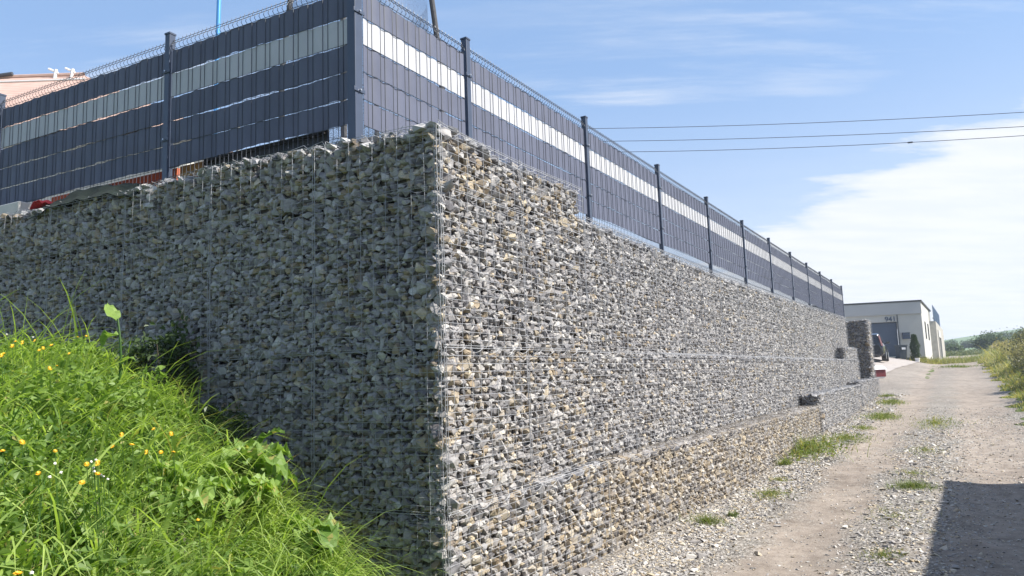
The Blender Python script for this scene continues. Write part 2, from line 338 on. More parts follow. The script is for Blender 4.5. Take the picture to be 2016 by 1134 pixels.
# ------------------------------------------------------------------ stones
def proto(npts, seed, sq=.75):
    r = np.random.default_rng(seed); p = r.normal(size=(npts, 3)); p /= np.linalg.norm(p, axis=1)[:, None]
    p = np.sign(p) * np.abs(p) ** sq; p *= (.8 + .35 * r.random((npts, 1))); p /= np.abs(p).max(0)
    bm = bmesh.new()
    for q in p: bm.verts.new(q)
    res = bmesh.ops.convex_hull(bm, input=bm.verts)
    for v_ in [v_ for v_ in bm.verts if not v_.link_faces]: bm.verts.remove(v_)
    bmesh.ops.triangulate(bm, faces=bm.faces); bm.verts.index_update()
    V = np.array([v_.co[:] for v_ in bm.verts]); F = np.array([[v_.index for v_ in f.verts] for f in bm.faces]); bm.free()
    return V, F
PROTO = [proto(11 + k % 6, 100 + k) for k in range(36)]; PSMALL = [proto(7 + k % 2, 300 + k) for k in range(14)]
def rotmats(n, tilt):
    ax = rng.normal(size=(n, 3)); ax /= np.linalg.norm(ax, axis=1)[:, None]; an = rng.normal(size=n) * tilt
    K = np.zeros((n, 3, 3)); K[:, 0, 1] = -ax[:, 2]; K[:, 0, 2] = ax[:, 1]; K[:, 1, 0] = ax[:, 2]; K[:, 1, 2] = -ax[:, 0]; K[:, 2, 0] = -ax[:, 1]; K[:, 2, 1] = ax[:, 0]
    I = np.eye(3)[None]; Rm = I + np.sin(an)[:, None, None] * K + (1 - np.cos(an))[:, None, None] * (K @ K)
    th = rng.random(n) * 2 * math.pi; Z = np.zeros((n, 3, 3)); Z[:, 0, 0] = np.cos(th); Z[:, 0, 1] = -np.sin(th); Z[:, 1, 0] = np.sin(th); Z[:, 1, 1] = np.cos(th); Z[:, 2, 2] = 1
    return Rm @ Z
def stamp(mb, pos, scl, rot, tone, warm, protos=PROTO):
    pid = rng.integers(0, len(protos), len(pos))
    for k in range(len(protos)):
        idx = np.where(pid == k)[0]
        if len(idx) == 0: continue
        V, F = protos[k]; nv = len(V)
        P = np.einsum('nij,nvj->nvi', rot[idx], V[None] * scl[idx][:, None, :]) + pos[idx][:, None, :]
        FF = F[None] + (np.arange(len(idx)) * nv)[:, None, None]
        A = np.repeat(np.stack([tone[idx], warm[idx]], 1), len(F), 0)
        mb.add(P.reshape(-1, 3), FF.reshape(-1, 3), A)
def fill_face(mb, P00, P10, zb0, zb1, zt0, zt1, nrm, sp, warmth, layers=2, top_over=0.0, depth=.02):
    sp = sp * SPK
    """stones packed behind the face between points P00 and P10 (xy) from zb to zt"""
    U = P10 - P00; Ln = np.linalg.norm(U[:2]); U = U / Ln
    hmax = max(zt0 - min(zb0, zb1), zt1 - min(zb0, zb1)); zlo = min(zb0, zb1)
    for ly in range(layers):
        d = sp * (.94 if ly == 0 else 1.05); us = np.arange(d * .4, Ln, d); vs_ = np.arange(d * .35, hmax + top_over, d * .74)
        A, B = np.meshgrid(us, vs_); A = A + (np.arange(len(vs_)) % 2)[:, None] * d * .5
        A = (A + rng.normal(size=A.shape) * d * .27).ravel(); B = (B + rng.normal(size=B.shape) * d * .27).ravel()
        f = np.clip(A / Ln, 0, 1); zt = zt0 + (zt1 - zt0) * f; zb = zb0 + (zb1 - zb0) * f; z = zlo + B
        ok = (z < zt + top_over - .018) & (z > zb + .002) & (A < Ln + .02) & (A > -.02); A = A[ok]; z = z[ok]; n = len(A)
        base = sp * .54 * np.exp(rng.normal(size=n) * .36); base = np.clip(base, sp * .3, sp * 1.2)
        scl = np.stack([base * rng.uniform(.95, 1.45, n), base * rng.uniform(.7, 1.1, n), base * rng.uniform(.55, .95, n)], 1)
        dep = depth * .6 + base * .92 + rng.random(n) * sp * .22 + ly * sp * .5
        pos = P00[None] * np.array([1, 1, 0]) + U[None] * A[:, None] - nrm[None] * dep[:, None]; pos[:, 2] = z
        tone = np.clip(rng.normal(.56, .15, n), .03, .99); wm = (rng.random(n) < warmth) * rng.uniform(.45, 1, n); wm = np.maximum(wm, rng.random(n) * warmth * .35)
        stamp(mb, pos, scl, rotmats(n, .95), np.maximum(tone, .02), np.clip(wm + .12, .01, 1))
SPK = .66
def fill_top(mb, P00, P10, nin, width, z0, z1, sp, warmth):
    sp = sp * .85
    U = P10 - P00; Ln = np.linalg.norm(U[:2]); U = U / Ln; n = int(Ln * width / sp / sp * 1.35)
    A = rng.random(n) * Ln; D = rng.random(n) * width; z = z0 + (z1 - z0) * A / Ln
    base = sp * .5 * np.exp(rng.normal(size=n) * .25); scl = np.stack([base * 1.3, base, base * .6], 1)
    pos = P00[None] * np.array([1, 1, 0]) + U[None] * A[:, None] + nin[None] * D[:, None]; pos[:, 2] = z - base * .45 + rng.normal(size=n) * .008
    stamp(mb, pos, scl, rotmats(n, .35), np.clip(rng.normal(.5, .2, n), .03, .99), np.clip((rng.random(n) < warmth) * .8, .01, 1))
def wob(k, a=.0022): return np.cumsum(rng.normal(size=(k, 3)) * a * .5, 0) * np.array([1, 1, .8])
def mesh_face(mb, P0, P1, zb0, zb1, zt0, zt1, nrm, r=.0017, cell=.1, row=.05, tips=0.0, seam=True, topw=None):
    """welded wire mesh on a face; verticals every 10 cm, horizontals every 5 cm"""
    U = P1 - P0; Ln = np.linalg.norm(U[:2]); U = U / Ln; off = nrm * .010
    def zt(u): return zt0 + (zt1 - zt0) * u / Ln
    def zb(u): return zb0 + (zb1 - zb0) * u / Ln
    nc = int(round(Ln / cell))
    for k in range(nc + 1):
        u = k * Ln / nc; zz = np.linspace(zb(u), zt(u) + (tips * rng.uniform(.2, 1.3) if tips else 0), max(4, int((zt(u) - zb(u)) / .16)))
        p = P0[None] * np.array([1, 1, 0]) + U[None] * u + off[None] + wob(len(zz)); p[:, 2] = zz
        bulge = np.sin(np.linspace(0, math.pi, len(zz))) * .006 * rng.uniform(-.5, 1.6); p += nrm[None] * bulge[:, None]
        mb.tube(p, r * (1.25 if k in (0, nc) else 1), 4)
        if seam and k in (0,):
            mb.tube(p + U * .016 + nrm * .003, r * 1.2, 4)
    h = max(zt0 - zb0, zt1 - zb1); nr = int(round(h / row)); off2 = nrm * .0145
    for k in range(nr + 1):
        f = k / nr; uu = np.linspace(0, Ln, max(4, int(Ln / .2)))
        z = (zb0 + (zt0 - zb0) * f) * (1 - uu / Ln) + (zb1 + (zt1 - zb1) * f) * uu / Ln
        p = P0[None] * np.array([1, 1, 0]) + U[None] * uu[:, None] + off2[None] + wob(len(uu)); p[:, 2] = z + rng.normal(size=len(uu)) * .0015
        p += nrm[None] * (np.sin(np.linspace(0, math.pi, len(uu))) * .006 * rng.uniform(-.5, 1.3))[:, None]
        mb.tube(p, r * 1.05, 4)
        if k == nr: mb.tube(p + np.array([0, 0, .014]) + nrm * .002, r * 1.1, 4)
def spiral_h(mb, P0, P1, z0, z1, nrm, r=.0014, pitch=.2, rad=.02):
    U = P1 - P0; Ln = np.linalg.norm(U[:2]); k = int(Ln / pitch * 8) + 2; s = np.linspace(0, Ln, k); an = s / pitch * 2 * math.pi
    p = (P0 * np.array([1, 1, 0]))[None] + (U / Ln)[None] * s[:, None] + nrm[None] * (.008 + rad * .55 * np.cos(an))[:, None]; p[:, 2] = z0 + (z1 - z0) * s / Ln + rad * np.sin(an) - .008
    mb.tube(p, r, 3)
def spiral_v(mb, P, z0, z1, d1, d2, r=.0015, pitch=.11, rad=.013):
    k = int(abs(z1 - z0) / pitch * 9) + 2; z = np.linspace(z0, z1, k); an = z / pitch * 2 * math.pi
    p = (P * np.array([1, 1, 0]))[None] + d1[None] * (rad * np.cos(an))[:, None] + d2[None] * (rad * np.sin(an))[:, None]; p[:, 2] = z; mb.tube(p, r, 3)

wall = thing('gabion_wall', 'tall L shaped retaining wall of wire baskets filled with grey and ochre crushed stone', 'gabion wall', C); wall['kind'] = 'thing'
def I(tab, s): return float(np.interp(s, [q[0] for q in tab], [q[1] for q in tab]))
nL3 = [(0, 0), (1.7, .12), (3, .20), (5, .31), (9, .36), (30, .36)]; nL2 = [(0, 0), (30, 0)]; nL1 = [(0, 0), (2, 0), (7, -.2), (30, -.3)]
seam1 = [(2.05, 1.01), (10, 1.12), (23, 1.15)]; top1 = [(2.05, 1.36), (10, 1.40), (23, 1.56)]
def basket_R(parent, s0, s1, ntab, zb, zt, warmth, sp=.085, layers=2, mat=M_WIRE, tips=0, topstones=0, end0=None, origin=C, seam=True, label=None, depth=1.0, endf=False, wires=True, name='gabion_basket'):
    P0 = W(s0, I(ntab, s0) if isinstance(ntab, list) else ntab, 0); P1 = W(s1, I(ntab, s1) if isinstance(ntab, list) else ntab, 0)
    zb0, zb1 = zb if isinstance(zb, tuple) else (zb, zb); zt0, zt1 = zt if isinstance(zt, tuple) else (zt, zt)
    mb = MB(); rr = .0016
    mesh_face(mb, P0, P1, zb0, zb1, zt0, zt1, NR, r=rr, tips=tips, seam=seam)
    if s0 < 12: spiral_h(mb, P0, P1, zt0, zt1, NR)
    if topstones:
        for q in np.arange(0, topstones + .01, .05): 
            mb.tube([P0 - NR * q + np.array([0, 0, zt0 + .012]), P1 - NR * q + np.array([0, 0, zt1 + .012])], rr, 4)
        for q in np.arange(0, np.linalg.norm(P1 - P0), .1 if s0 < 8 else .2):
            c_ = P0 + FL * q; z = zt0 + (zt1 - zt0) * q / np.linalg.norm(P1 - P0) + .014; mb.tube([c_ + np.array([0, 0, z]), c_ - NR * topstones + np.array([0, 0, z])], rr, 4)
    if end0: mesh_face(mb, P0 - NR * end0, P0, zb0, zb0, zt0, zt0, -FL, r=rr, seam=False)
    b = mb.build(name, mat, parent, origin)
    if label: b['label'] = label
    st = MB(); fill_face(st, P0, P1, zb0, zb1, zt0, zt1, NR, sp, warmth, layers)
    if topstones: fill_top(st, P0 - NR * .03, P1 - NR * .03, -NR, topstones, zt0 - .01, zt1 - .01, sp, .04)
    if end0: fill_face(st, P0 - NR * end0, P0, zb0, zb0, zt0, zt0, -FL, sp, warmth, 2)
    q0, q1 = P0 - NR * .07, P1 - NR * .07; e = FL * (.07 if (end0 or s0 == 0) else 0)
    cz = .03 if not topstones else .07
    poly = [q0 + e, q1, q1 - NR * (depth - .07), q0 + e - NR * (depth - .07)]
    lo_ = min(zb0, zb1); v = [np.array([q[0], q[1], lo_]) for q in poly] + [np.array([q[0], q[1], (zt0 if k in (0, 3) else zt1) - cz]) for k, q in enumerate(poly)]
    st.add(v, [(0, 1, 5, 4), (1, 2, 6, 5), (2, 3, 7, 6), (3, 0, 4, 7), (4, 5, 6, 7), (0, 3, 2, 1)], (.12, .3))  # inner block; its dark tone stands in for shade in gaps between stones
    s_ = st.build('stone_fill', M_STONE, b, (0, 0, 0)); s_.data.transform(Matrix.Translation(-Vector([float(q) for q in origin]))); s_['kind'] = 'stuff'
    return b
def basket_L(parent, t0, t1, zb, zt, warmth, sp=.077, tips=0, seam=True):
    P0 = L(t0, 0, 0); P1 = L(t1, 0, 0); mb = MB(); zt0, zt1 = zt if isinstance(zt, tuple) else (zt, zt)
    mesh_face(mb, P0, P1, zb, zb, zt0, zt1, NL, tips=tips, seam=seam)
    if zt0 < 1.5 or True: spiral_h(mb, P0, P1, zt0, zt1, NL)
    if t0 == 0:
        spiral_v(mb, P0, zb, zt0, NL, NR); spiral_v(mb, P0 + NL * .006, zb, zt0, NR, NL, pitch=.17, rad=.018)
    if tips:   # bent wire ends and top mesh sagging over the stones
        for k in range(5):
            u = rng.uniform(0, t1 - t0); p = P0 + DL * u; z = zt0 + (zt1 - zt0) * u / (t1 - t0); q = rng.uniform(.05, .16); d = DL * rng.normal() * .08 - NL * rng.uniform(0, .1)
            mb.tube([p + np.array([0, 0, z - .02]), p + d * .5 + np.array([0, 0, z + q * .35]), p + d * 1.4 + np.array([0, 0, z + q * .25]), p + d * 2 + np.array([0, 0, z + .01])], .0021, 3)
        for q in np.arange(.1, .75, .1): 
            k = 7; u = np.linspace(0, 1, k); p = P0[None] + (P1 - P0)[None] * u[:, None] - NL[None] * q; p[:, 2] = zt0 + (zt1 - zt0) * u + .03 + rng.normal(size=k) * .012; mb.tube(p, .0021, 3)
        for u in np.arange(0, t1 - t0, .1):
            k = 6; m = np.linspace(0, .7, k); p = (P0 + DL * u)[None] - NL[None] * m[:, None]; p[:, 2] = zt0 + (zt1 - zt0) * u / (t1 - t0) + .03 + rng.normal(size=k) * .012; mb.tube(p, .0021, 3)
    b = mb.build('gabion_basket', M_WIRE, parent, C)
    st = MB(); fill_face(st, P0, P1, zb, zb, zt0 + (.015 if tips else 0), zt1 + (.015 if tips else 0), NL, sp, warmth, 2)
    if tips: fill_top(st, P0 - NL * .02, P1 - NL * .02, -NL, .8, zt0 + .022, zt1 + .022, sp, warmth)
    q0, q1 = P0 - NL * .07 + DL * (.07 if t0 == 0 else 0), P1 - NL * .07; cz = .07
    poly = [q0, q1, q1 - NL * .87, q0 - NL * .87]
    v = [np.array([q[0], q[1], zb]) for q in poly] + [np.array([q[0], q[1], (zt0 if k in (0, 3) else zt1) - cz]) for k, q in enumerate(poly)]
    st.add(v, [(0, 4, 5, 1), (1, 5, 6, 2), (2, 6, 7, 3), (3, 7, 4, 0), (4, 7, 6, 5), (0, 1, 2, 3)], (.12, .3))  # inner block behind the stones, gap shade put into its dark tone
    s_ = st.build('stone_fill', M_STONE, b, (0, 0, 0)); s_.data.transform(Matrix.Translation(-Vector([float(q) for q in C]))); s_['kind'] = 'stuff'
tl = [1.60, 1.62, 1.65, 1.61, 1.62, 1.65, 1.67, 1.67, 1.67]
for k in range(8):
    wv = .16
    if k < 3: basket_L(wall, k, k + 1, -1.78, -.785, .2)
    if k < 5: basket_L(wall, k, k + 1, -.785, .205, .17)
    basket_L(wall, k, k + 1, .205, 1.21, .16); basket_L(wall, k, k + 1, 1.21, (tl[k], tl[k + 1]), .24, sp=.085, tips=.008)
# right face, near block with the extra top layer
for s0, s1 in ((0, 1), (1, 2.05)):
    basket_R(wall, s0, s1, nL1, 1.2, (1.60, 1.58) if s0 == 0 else (1.58, 1.60), .38, sp=.09, topstones=.8, tips=.03)
    basket_R(wall, s0, s1, nL1, .205, 1.2, .12)
    basket_R(wall, s0, s1, nL2, -.785 if s0 == 0 else (-.785, -.70), .205, .25)
basket_R(wall, 0, 1, nL3, -1.8, (-.785, -.745), .35); basket_R(wall, 1, 2, nL3, -1.8, (-.745, -.70), .45, topstones=.12)
s = 2.05; lst = [2.05, 3, 4, 5, 6, 7, 8, 9.5, 11, 12.5, 14, 15.5, 17, 18.5, 20, 21.7]
for s0, s1 in zip(lst[:-1], lst[1:]):
    ly = 2 if s0 < 7 else 1; sp = .08 if s0 < 9 else .085
    basket_R(wall, s0, s1, nL1, (I(seam1, s0), I(seam1, s1)), (I(top1, s0), I(top1, s1)), .06, sp=sp, layers=ly, topstones=.5 if s0 < 9 else .25, tips=.012)
    basket_R(wall, s0, s1, nL1, .205, (I(seam1, s0), I(seam1, s1)), .09, sp=sp, layers=ly)
    basket_R(wall, s0, s1, nL2, -.70, .205, .10, sp=sp, layers=ly, topstones=.3 if s0 > 3 else 0)
basket_R(wall, 18.6, 21.5, nL2, .21, .56, .08, layers=1, end0=.3, topstones=.28, depth=.3, label='short raised stone basket on the far wall ledge')
lst = [2, 3, 4, 5, 6.2, 7.4, 8.6, 9.9, 11.3]
for s0, s1 in zip(lst[:-1], lst[1:]): basket_R(wall, s0, s1, nL3, (-1.75 + .02 * s0, -1.75 + .02 * s1), -.70, .42, sp=.08, layers=2 if s0 < 7 else 1, mat=M_WIRED, topstones=I(nL3, s0) + .02, depth=.5, label='lower basket with ochre stones and dusty wire')
for s0, s1 in ((11.3, 13.2), (13.2, 15), (15, 16.7), (16.7, 18.2)): basket_R(wall, s0, s1, nL3, -1.5, -.48, .10, layers=1, topstones=.3, end0=.3 if s0 == 11.3 else None, depth=.5)
for s0, s1 in ((18.2, 20), (20, 22), (22, 23.5)): basket_R(wall, s0, s1, nL3, -1.4, -.38, .08, layers=1, topstones=.3, end0=.3 if s0 == 18.2 else None, depth=.5)
pil = thing('gabion_pillar', 'narrow upright gabion pillar of dark stone closing the far end of the wall', 'gabion pillar', W(23, 0, -.9)); pil['kind'] = 'thing'
po = W(23, 0, -.9)
basket_R(pil, 22.5, 23.6, .27, -.37, 1.5, .2, sp=.09, layers=1, end0=1.4, origin=po, depth=1.45, topstones=.4)
# loose wire loop at the corner top
# ------------------------------------------------------------------ fence
ZP, ZT, ZB = 3.08, 3.02, 1.72
ROWS = [2.935, 2.722, 2.508, 2.295, 2.085, 1.885]
def fence_panel(parent, A, D, nrm, ln, origin):
    """A: start point (xy), D: direction, ln: length"""
    mb = MB(); ln = ln - .07; A = A + D * .035; nw = int(round(ln / .05)); r = .0025
    prof = [(1.70, -.02), (1.735, .0), (1.765, .022), (1.80, .0), (1.885, .0), (2.9, .0), (2.935, .0), (2.957, .022), (2.985, .010), (3.02, -.012), (3.045, -.016)]
    for k in range(nw + 1):
        u = .01 + k * (ln - .02) / nw; pz = []
        for z, o_ in prof: pz.append(A + D * u + nrm * (o_ + .004) + np.array([0, 0, z]))
        mb.tube(pz, r, 4)
    for z, o_ in ((3.02, -.012), (2.985, .010), (2.935, 0), (2.722, 0), (2.508, 0), (2.295, 0), (2.085, 0), (1.885, 0), (1.80, 0), (1.765, .022), (1.735, 0)):
        mb.tube([A + nrm * (o_ + .0095) + np.array([0, 0, z]), A + D * ln + nrm * (o_ + .0095) + np.array([0, 0, z])], r * 1.1, 4)
    pn = mb.build('mesh_panel', M_FWIRE, parent, origin)
    for k in range(5):
        zt, zb = ROWS[k] - .005, ROWS[k + 1] + .005
        # one wire behind, two in front: a shallow wave, with the edges slightly uneven
        m_ = nw * 4 + 1; u = np.linspace(.006, ln - .006, m_); ph = (u - .01) / ((ln - .02) / nw); w_ = np.where(((ph + 1) % 3) < 1.0, 1, 0)
        off = .0035 + .0045 * np.cos(2 * math.pi * ph / 3)
        ju = rng.uniform(-.006, .006, nw // 3 + 2); zt_ = zt + np.interp(ph / 3, np.arange(len(ju)), ju) * .8; ju = rng.uniform(-.006, .006, nw // 3 + 2); zb_ = zb + np.interp(ph / 3, np.arange(len(ju)), ju) * .8
        lw = .003 * np.sin(u * rng.uniform(2, 4) + rng.uniform(0, 6)) + .002 * np.sin(u * rng.uniform(6, 9) + rng.uniform(0, 6)); zt_ = zt_ + lw; zb_ = zb_ + lw
        if k == 4:      # lowest strip is cut off a little above the ground and bows at the ends
            zb_ = zb_ + .012 * np.sin(u * 2.2)
        base = A[None] * np.array([1, 1, 0]) + D[None] * u[:, None] + nrm[None] * off[:, None]
        lo_ = base.copy(); lo_[:, 2] = zb_; hi_ = base.copy(); hi_[:, 2] = zt_; th = nrm * .0012
        V = np.vstack([lo_, hi_, lo_ - th, hi_ - th]); i_ = np.arange(m_ - 1)
        f = np.vstack([np.stack([i_, i_ + 1, m_ + i_ + 1, m_ + i_], 1), np.stack([2 * m_ + i_, 3 * m_ + i_, 3 * m_ + i_ + 1, 2 * m_ + i_ + 1], 1), np.stack([m_ + i_, m_ + i_ + 1, 3 * m_ + i_ + 1, 3 * m_ + i_], 1), np.stack([i_, 2 * m_ + i_, 2 * m_ + i_ + 1, i_ + 1], 1)])
        sb = MB(); sb.add(V, f); st = sb.build('privacy_strip', M_WHITE if k == 1 else M_DARK, pn, origin)
        if k == 1: st['label'] = 'white woven strip, second from the top'
        st.data.transform(Matrix.Translation(Vector((0, 0, 0))))
    return pn
def fence_post(parent, P, D, nrm, origin, sz=.06, sn_=.06, z0=1.35, z1=ZP, lean=0.0):
    mb = MB(); b = P * np.array([1, 1, 0]); 
    h = z1 - z0; Z = np.array([D[0] * lean, D[1] * lean, 1.0])
    mb.box(b + Z * h / 2 + np.array([0, 0, z0]), sz, sn_, h, D, nrm, Z)
    for zc in (2.74, 2.13):
        mb.box(b + nrm * (sn_ / 2 + .004) + np.array([0, 0, zc]), sz + .035, .009, .032, D, nrm)
    po_ = mb.build('fence_post', M_POST, parent, origin)
    mod = po_.modifiers.new('bevel', 'BEVEL'); mod.width = .004; mod.segments = 2
    cp = MB(); cp.box(b + Z * h + np.array([0, 0, z0 + .008]), sz + .008, sn_ + .008, .016, D, nrm); cp.build('post_cap', M_POST, po_, (0, 0, 0)).data.transform(Matrix.Translation(-Vector([float(q) for q in origin])))
    for zc in (2.74, 2.13):
        bo = MB(); bo.tube([b + nrm * (sn_ / 2 + .006) + np.array([0, 0, zc]), b + nrm * (sn_ / 2 + .022) + np.array([0, 0, zc])], .007, 8, caps=True)
        bo.build('clamp_bolt', M_BOLT, po_, (0, 0, 0)).data.transform(Matrix.Translation(-Vector([float(q) for q in origin])))
fr = thing('metal_fence', 'anthracite mesh fence with one white stripe running along the sunlit wall top', 'fence', FC)
A = FC.copy(); fence_post(fr, A - NR * .02 + DL * .0, FL, NR, FC, .08, .08, z1=3.17)
fence_panel(fr, A + FL * .02, FL, NR, 1.40, FC)
fend = [1.427 + 2.5 * k for k in range(11)]; adj = [0, .0, .0, 0, 0, 0, .1, .05, 0, 0, .1]
for k, q in enumerate(fend):
    fence_post(fr, A + FL * (q + adj[k]), FL, NR, FC, lean=[0, 0, .0, -.004, .01, .012, 0, .006, 0, .01, -.005][k])
    if k < 10: fence_panel(fr, A + FL * (q + adj[k]), FL, NR, 2.5 + adj[k + 1] - adj[k], FC)
fl_ = thing('metal_fence', 'dark slatted mesh fence with pale stripe above the shaded gabion wall', 'fence', FC + DL * .07)
fo = FC + DL * .07
fence_panel(fl_, A + DL * .03, DL, NL, 2.02, fo)
for k, q in enumerate((2.05, 4.63, 7.13, 9.63)):
    fence_post(fl_, A + DL * q, DL, NL, fo)
    if k < 3: fence_panel(fl_, A + DL * q, DL, NL, 2.58 if k == 0 else 2.5, fo)
# ------------------------------------------------------------------ vegetation
def V3(*a): return np.array(a, float)
def blades(mb, root, length, width, bend, yaw, droop, tone, warm, K=5):
    """tapering blades: root (n,3); bend = horizontal unit dir (n,2); droop 0..1.6 curvature"""
    n = len(root); t = np.linspace(0, 1, K + 1)[None]; ang = droop[:, None] * t ** 1.2 + yaw[:, None]      # angle from vertical
    seg = length[:, None] / K; hx = np.cumsum(np.sin(ang) * seg, 1) - np.sin(ang[:, :1]) * seg; hz = np.cumsum(np.cos(ang) * seg, 1) - np.cos(ang[:, :1]) * seg
    P = np.empty((n, K + 1, 3)); P[..., 0] = root[:, None, 0] + bend[:, None, 0] * hx; P[..., 1] = root[:, None, 1] + bend[:, None, 1] * hx; P[..., 2] = root[:, None, 2] + hz
    w = width[:, None] * (1 - t ** 1.8) * .5 + .0003; th = rng.uniform(-.9, .9, n); sx = -bend[:, 1] * np.cos(th) + bend[:, 0] * np.sin(th); sy = bend[:, 0] * np.cos(th) + bend[:, 1] * np.sin(th)
    side = np.stack([sx, sy, np.zeros(n)], 1)[:, None, :]
    A = P + side * w[..., None]; B = P - side * w[..., None]
    V = np.stack([A, B], 2).reshape(n, -1, 3); k = np.arange(K); f = np.stack([2 * k, 2 * k + 1, 2 * k + 3, 2 * k + 2], 1)
    F = f[None] + (np.arange(n) * (2 * K + 2))[:, None, None]
    mb.add(V.reshape(-1, 3), F.reshape(-1, 4), np.repeat(np.stack([tone, warm], 1), K, 0))
def leaves(mb, pos, size, aspect, tone, warm, up=.5, cup=.25, axis=None):
    """folded four-cornered leaves"""
    n = len(pos); nrm = rng.normal(size=(n, 3)) * (1 - up); nrm[:, 2] += up * 1.4; nrm /= np.linalg.norm(nrm, axis=1)[:, None]
    ax = rng.normal(size=(n, 3)) if axis is None else axis + rng.normal(size=(n, 3)) * .3; ax -= nrm * np.sum(ax * nrm, 1)[:, None]; ax /= np.linalg.norm(ax, axis=1)[:, None] + 1e-9
    sd_ = np.cross(nrm, ax); s = size[:, None]; a = (size * aspect)[:, None]
    b0 = pos; tip = pos + ax * s - nrm * s * cup * .8; m = pos + ax * s * .45
    l = m + sd_ * a * .5 + nrm * a * cup; r = m - sd_ * a * .5 + nrm * a * cup; l2 = pos + ax * s * .78 + sd_ * a * .33 - nrm * s * .02; r2 = pos + ax * s * .78 - sd_ * a * .33 - nrm * s * .02
    V = np.stack([b0, l, l2, tip, r2, r], 1); f = np.array([(0, 1, 2, 3), (0, 3, 4, 5)]); F = f[None] + (np.arange(n) * 6)[:, None, None]
    mb.add(V.reshape(-1, 3), F.reshape(-1, 4), np.repeat(np.stack([np.clip(tone, .01, 1), warm], 1), 2, 0))
def dirs(n, mean, spread):
    a = mean + rng.normal(size=n) * spread; return np.stack([np.cos(a), np.sin(a)], 1)
M_GRASS = leaf_mat('meadow_grass', (.075, .155, .03), (.45, .57, .15), .5)
M_WEED = leaf_mat('broad_weeds', (.055, .12, .024), (.28, .40, .09), .45)
M_DOCK = leaf_mat('dock_leaf', (.06, .14, .025), (.30, .42, .11), .45)
M_DRY = leaf_mat('tall_dry_weeds', (.11, .12, .075), (.32, .30, .215), .3)
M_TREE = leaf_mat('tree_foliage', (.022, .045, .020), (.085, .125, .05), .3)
M_TREEF = leaf_mat('hazy_far_foliage', (.085, .12, .085), (.19, .235, .15), .25)  # paler, greyer leaves: distance haze is mixed into the colour
M_THUJA = leaf_mat('thuja_foliage', (.015, .035, .012), (.06, .10, .03), .2)
M_BARK = simple('bark', (.12, .095, .07), .9, 0, .3, 10, .6)
# grass of the bank: clumps whose blades lean the same way
right_ang = math.atan2(-DL[1], -DL[0])
mb = MB()
def bank_clumps(nc, t0, t1, m0, m1, per, ln, wd, lean_m, lean_s, droop, tone0=.5, hbase=0):
    T = rng.uniform(t0, t1, nc); Mm = m0 + (m1 - m0) * rng.random(nc); 
    big = np.sin(T * 2.3 + 1.1 * Mm) * .5 + np.sin(T * 5.1 - 2.7 * Mm + 1) * .5       # broad drifts of longer, leaning grass
    idx = np.repeat(np.arange(nc), per); n = len(idx); t = T[idx] + rng.normal(size=n) * .035; m = Mm[idx] + rng.normal(size=n) * .035
    m = np.maximum(m, .02); P = C[None] + DL[None] * t[:, None] + NL[None] * m[:, None]; P[:, 2] = np.maximum(bank_z(t, m), G(P[:, 0], P[:, 1]) - .03) - .01 + hbase
    cl = rng.normal(size=nc) * .5; ang = lean_m + cl[idx] + rng.normal(size=n) * lean_s
    L_ = ln * np.exp(rng.normal(size=n) * .3) * (1 + .22 * big[idx]); tone = np.clip(tone0 + rng.normal(size=nc)[idx] * .2 + rng.normal(size=n) * .16, .02, 1)
    dead = (rng.random(n) < .03) * rng.uniform(.3, .9, n)
    blades(mb, P, L_, wd * rng.uniform(.6, 1.3, n), np.stack([np.cos(ang), np.sin(ang)], 1), rng.uniform(0, .35, n), droop * rng.uniform(.5, 1.35, n), tone, dead)
bank_clumps(3300, -1.0, 5.6, .0, 3.4, 7, .19, .0100, right_ang, 1.0, 1.5, .38)
bank_clumps(1100, -.8, 5.2, .0, 3.2, 7, .29, .0125, right_ang, .7, 1.8, .58)
bank_clumps(420, -.6, 3.6, .02, 1.4, 8, .32, .0110, right_ang, .6, 1.9, .62)
bank_clumps(380, -.75, .95, .05, .8, 8, .29, .0085, right_ang - .2, .5, 1.9, .6)
bank_clumps(420, -.7, 2.8, .2, 3.0, 3, .36, .015, right_ang, 1.2, 1.5, .6)
bank_clumps(900, -1.2, 1.6, 1.2, 3.2, 6, .16, .009, right_ang, 1.6, 1.3, .6)
bank_clumps(60, -.4, 4.5, .1, 2.4, 2, .42, .007, right_ang, .9, .7, .7)
bank_clumps(900, 2, 8.5, 1, 6, 6, .25, .010, right_ang, .8, 1.4)
tag(mb.build('grass', M_GRASS), 'tall bright green grass leaning over the sunlit bank', 'grass', kind='stuff')
# low broad leaved weeds among the grass
mb = MB(); n = 26000; t = rng.uniform(-1.2, 2.6, n); m = rng.uniform(.7, 3.3, n); cnt = 560; ct = rng.uniform(-1.2, 3.2, cnt); cm = rng.uniform(.5, 3.3, cnt); sel = rng.integers(0, cnt, n); rad = rng.normal(size=(n, 2)) * .06
t = ct[sel] + rad[:, 0]; m = cm[sel] + rad[:, 1]; P = C[None] + DL[None] * t[:, None] + NL[None] * m[:, None]; hh = rng.uniform(.04, .21, cnt)[sel] + .05 - np.hypot(rad[:, 0], rad[:, 1]) * .5
P[:, 2] = np.maximum(bank_z(t, m), G(P[:, 0], P[:, 1])) + np.clip(hh + rng.normal(size=n) * .02, .01, .3)
leaves(mb, P, rng.uniform(.016, .036, n) * rng.uniform(.6, 1.9, cnt)[sel], rng.uniform(.45, .8, n), np.clip(.45 + rng.normal(size=cnt)[sel] * .2 + rng.normal(size=n) * .1, .02, 1), (rng.random(n) < .02) * .6, .55, .2)
tag(mb.build('weeds', M_WEED), 'low clover and small leaved weeds growing between the grass of the bank', 'weeds', kind='stuff')
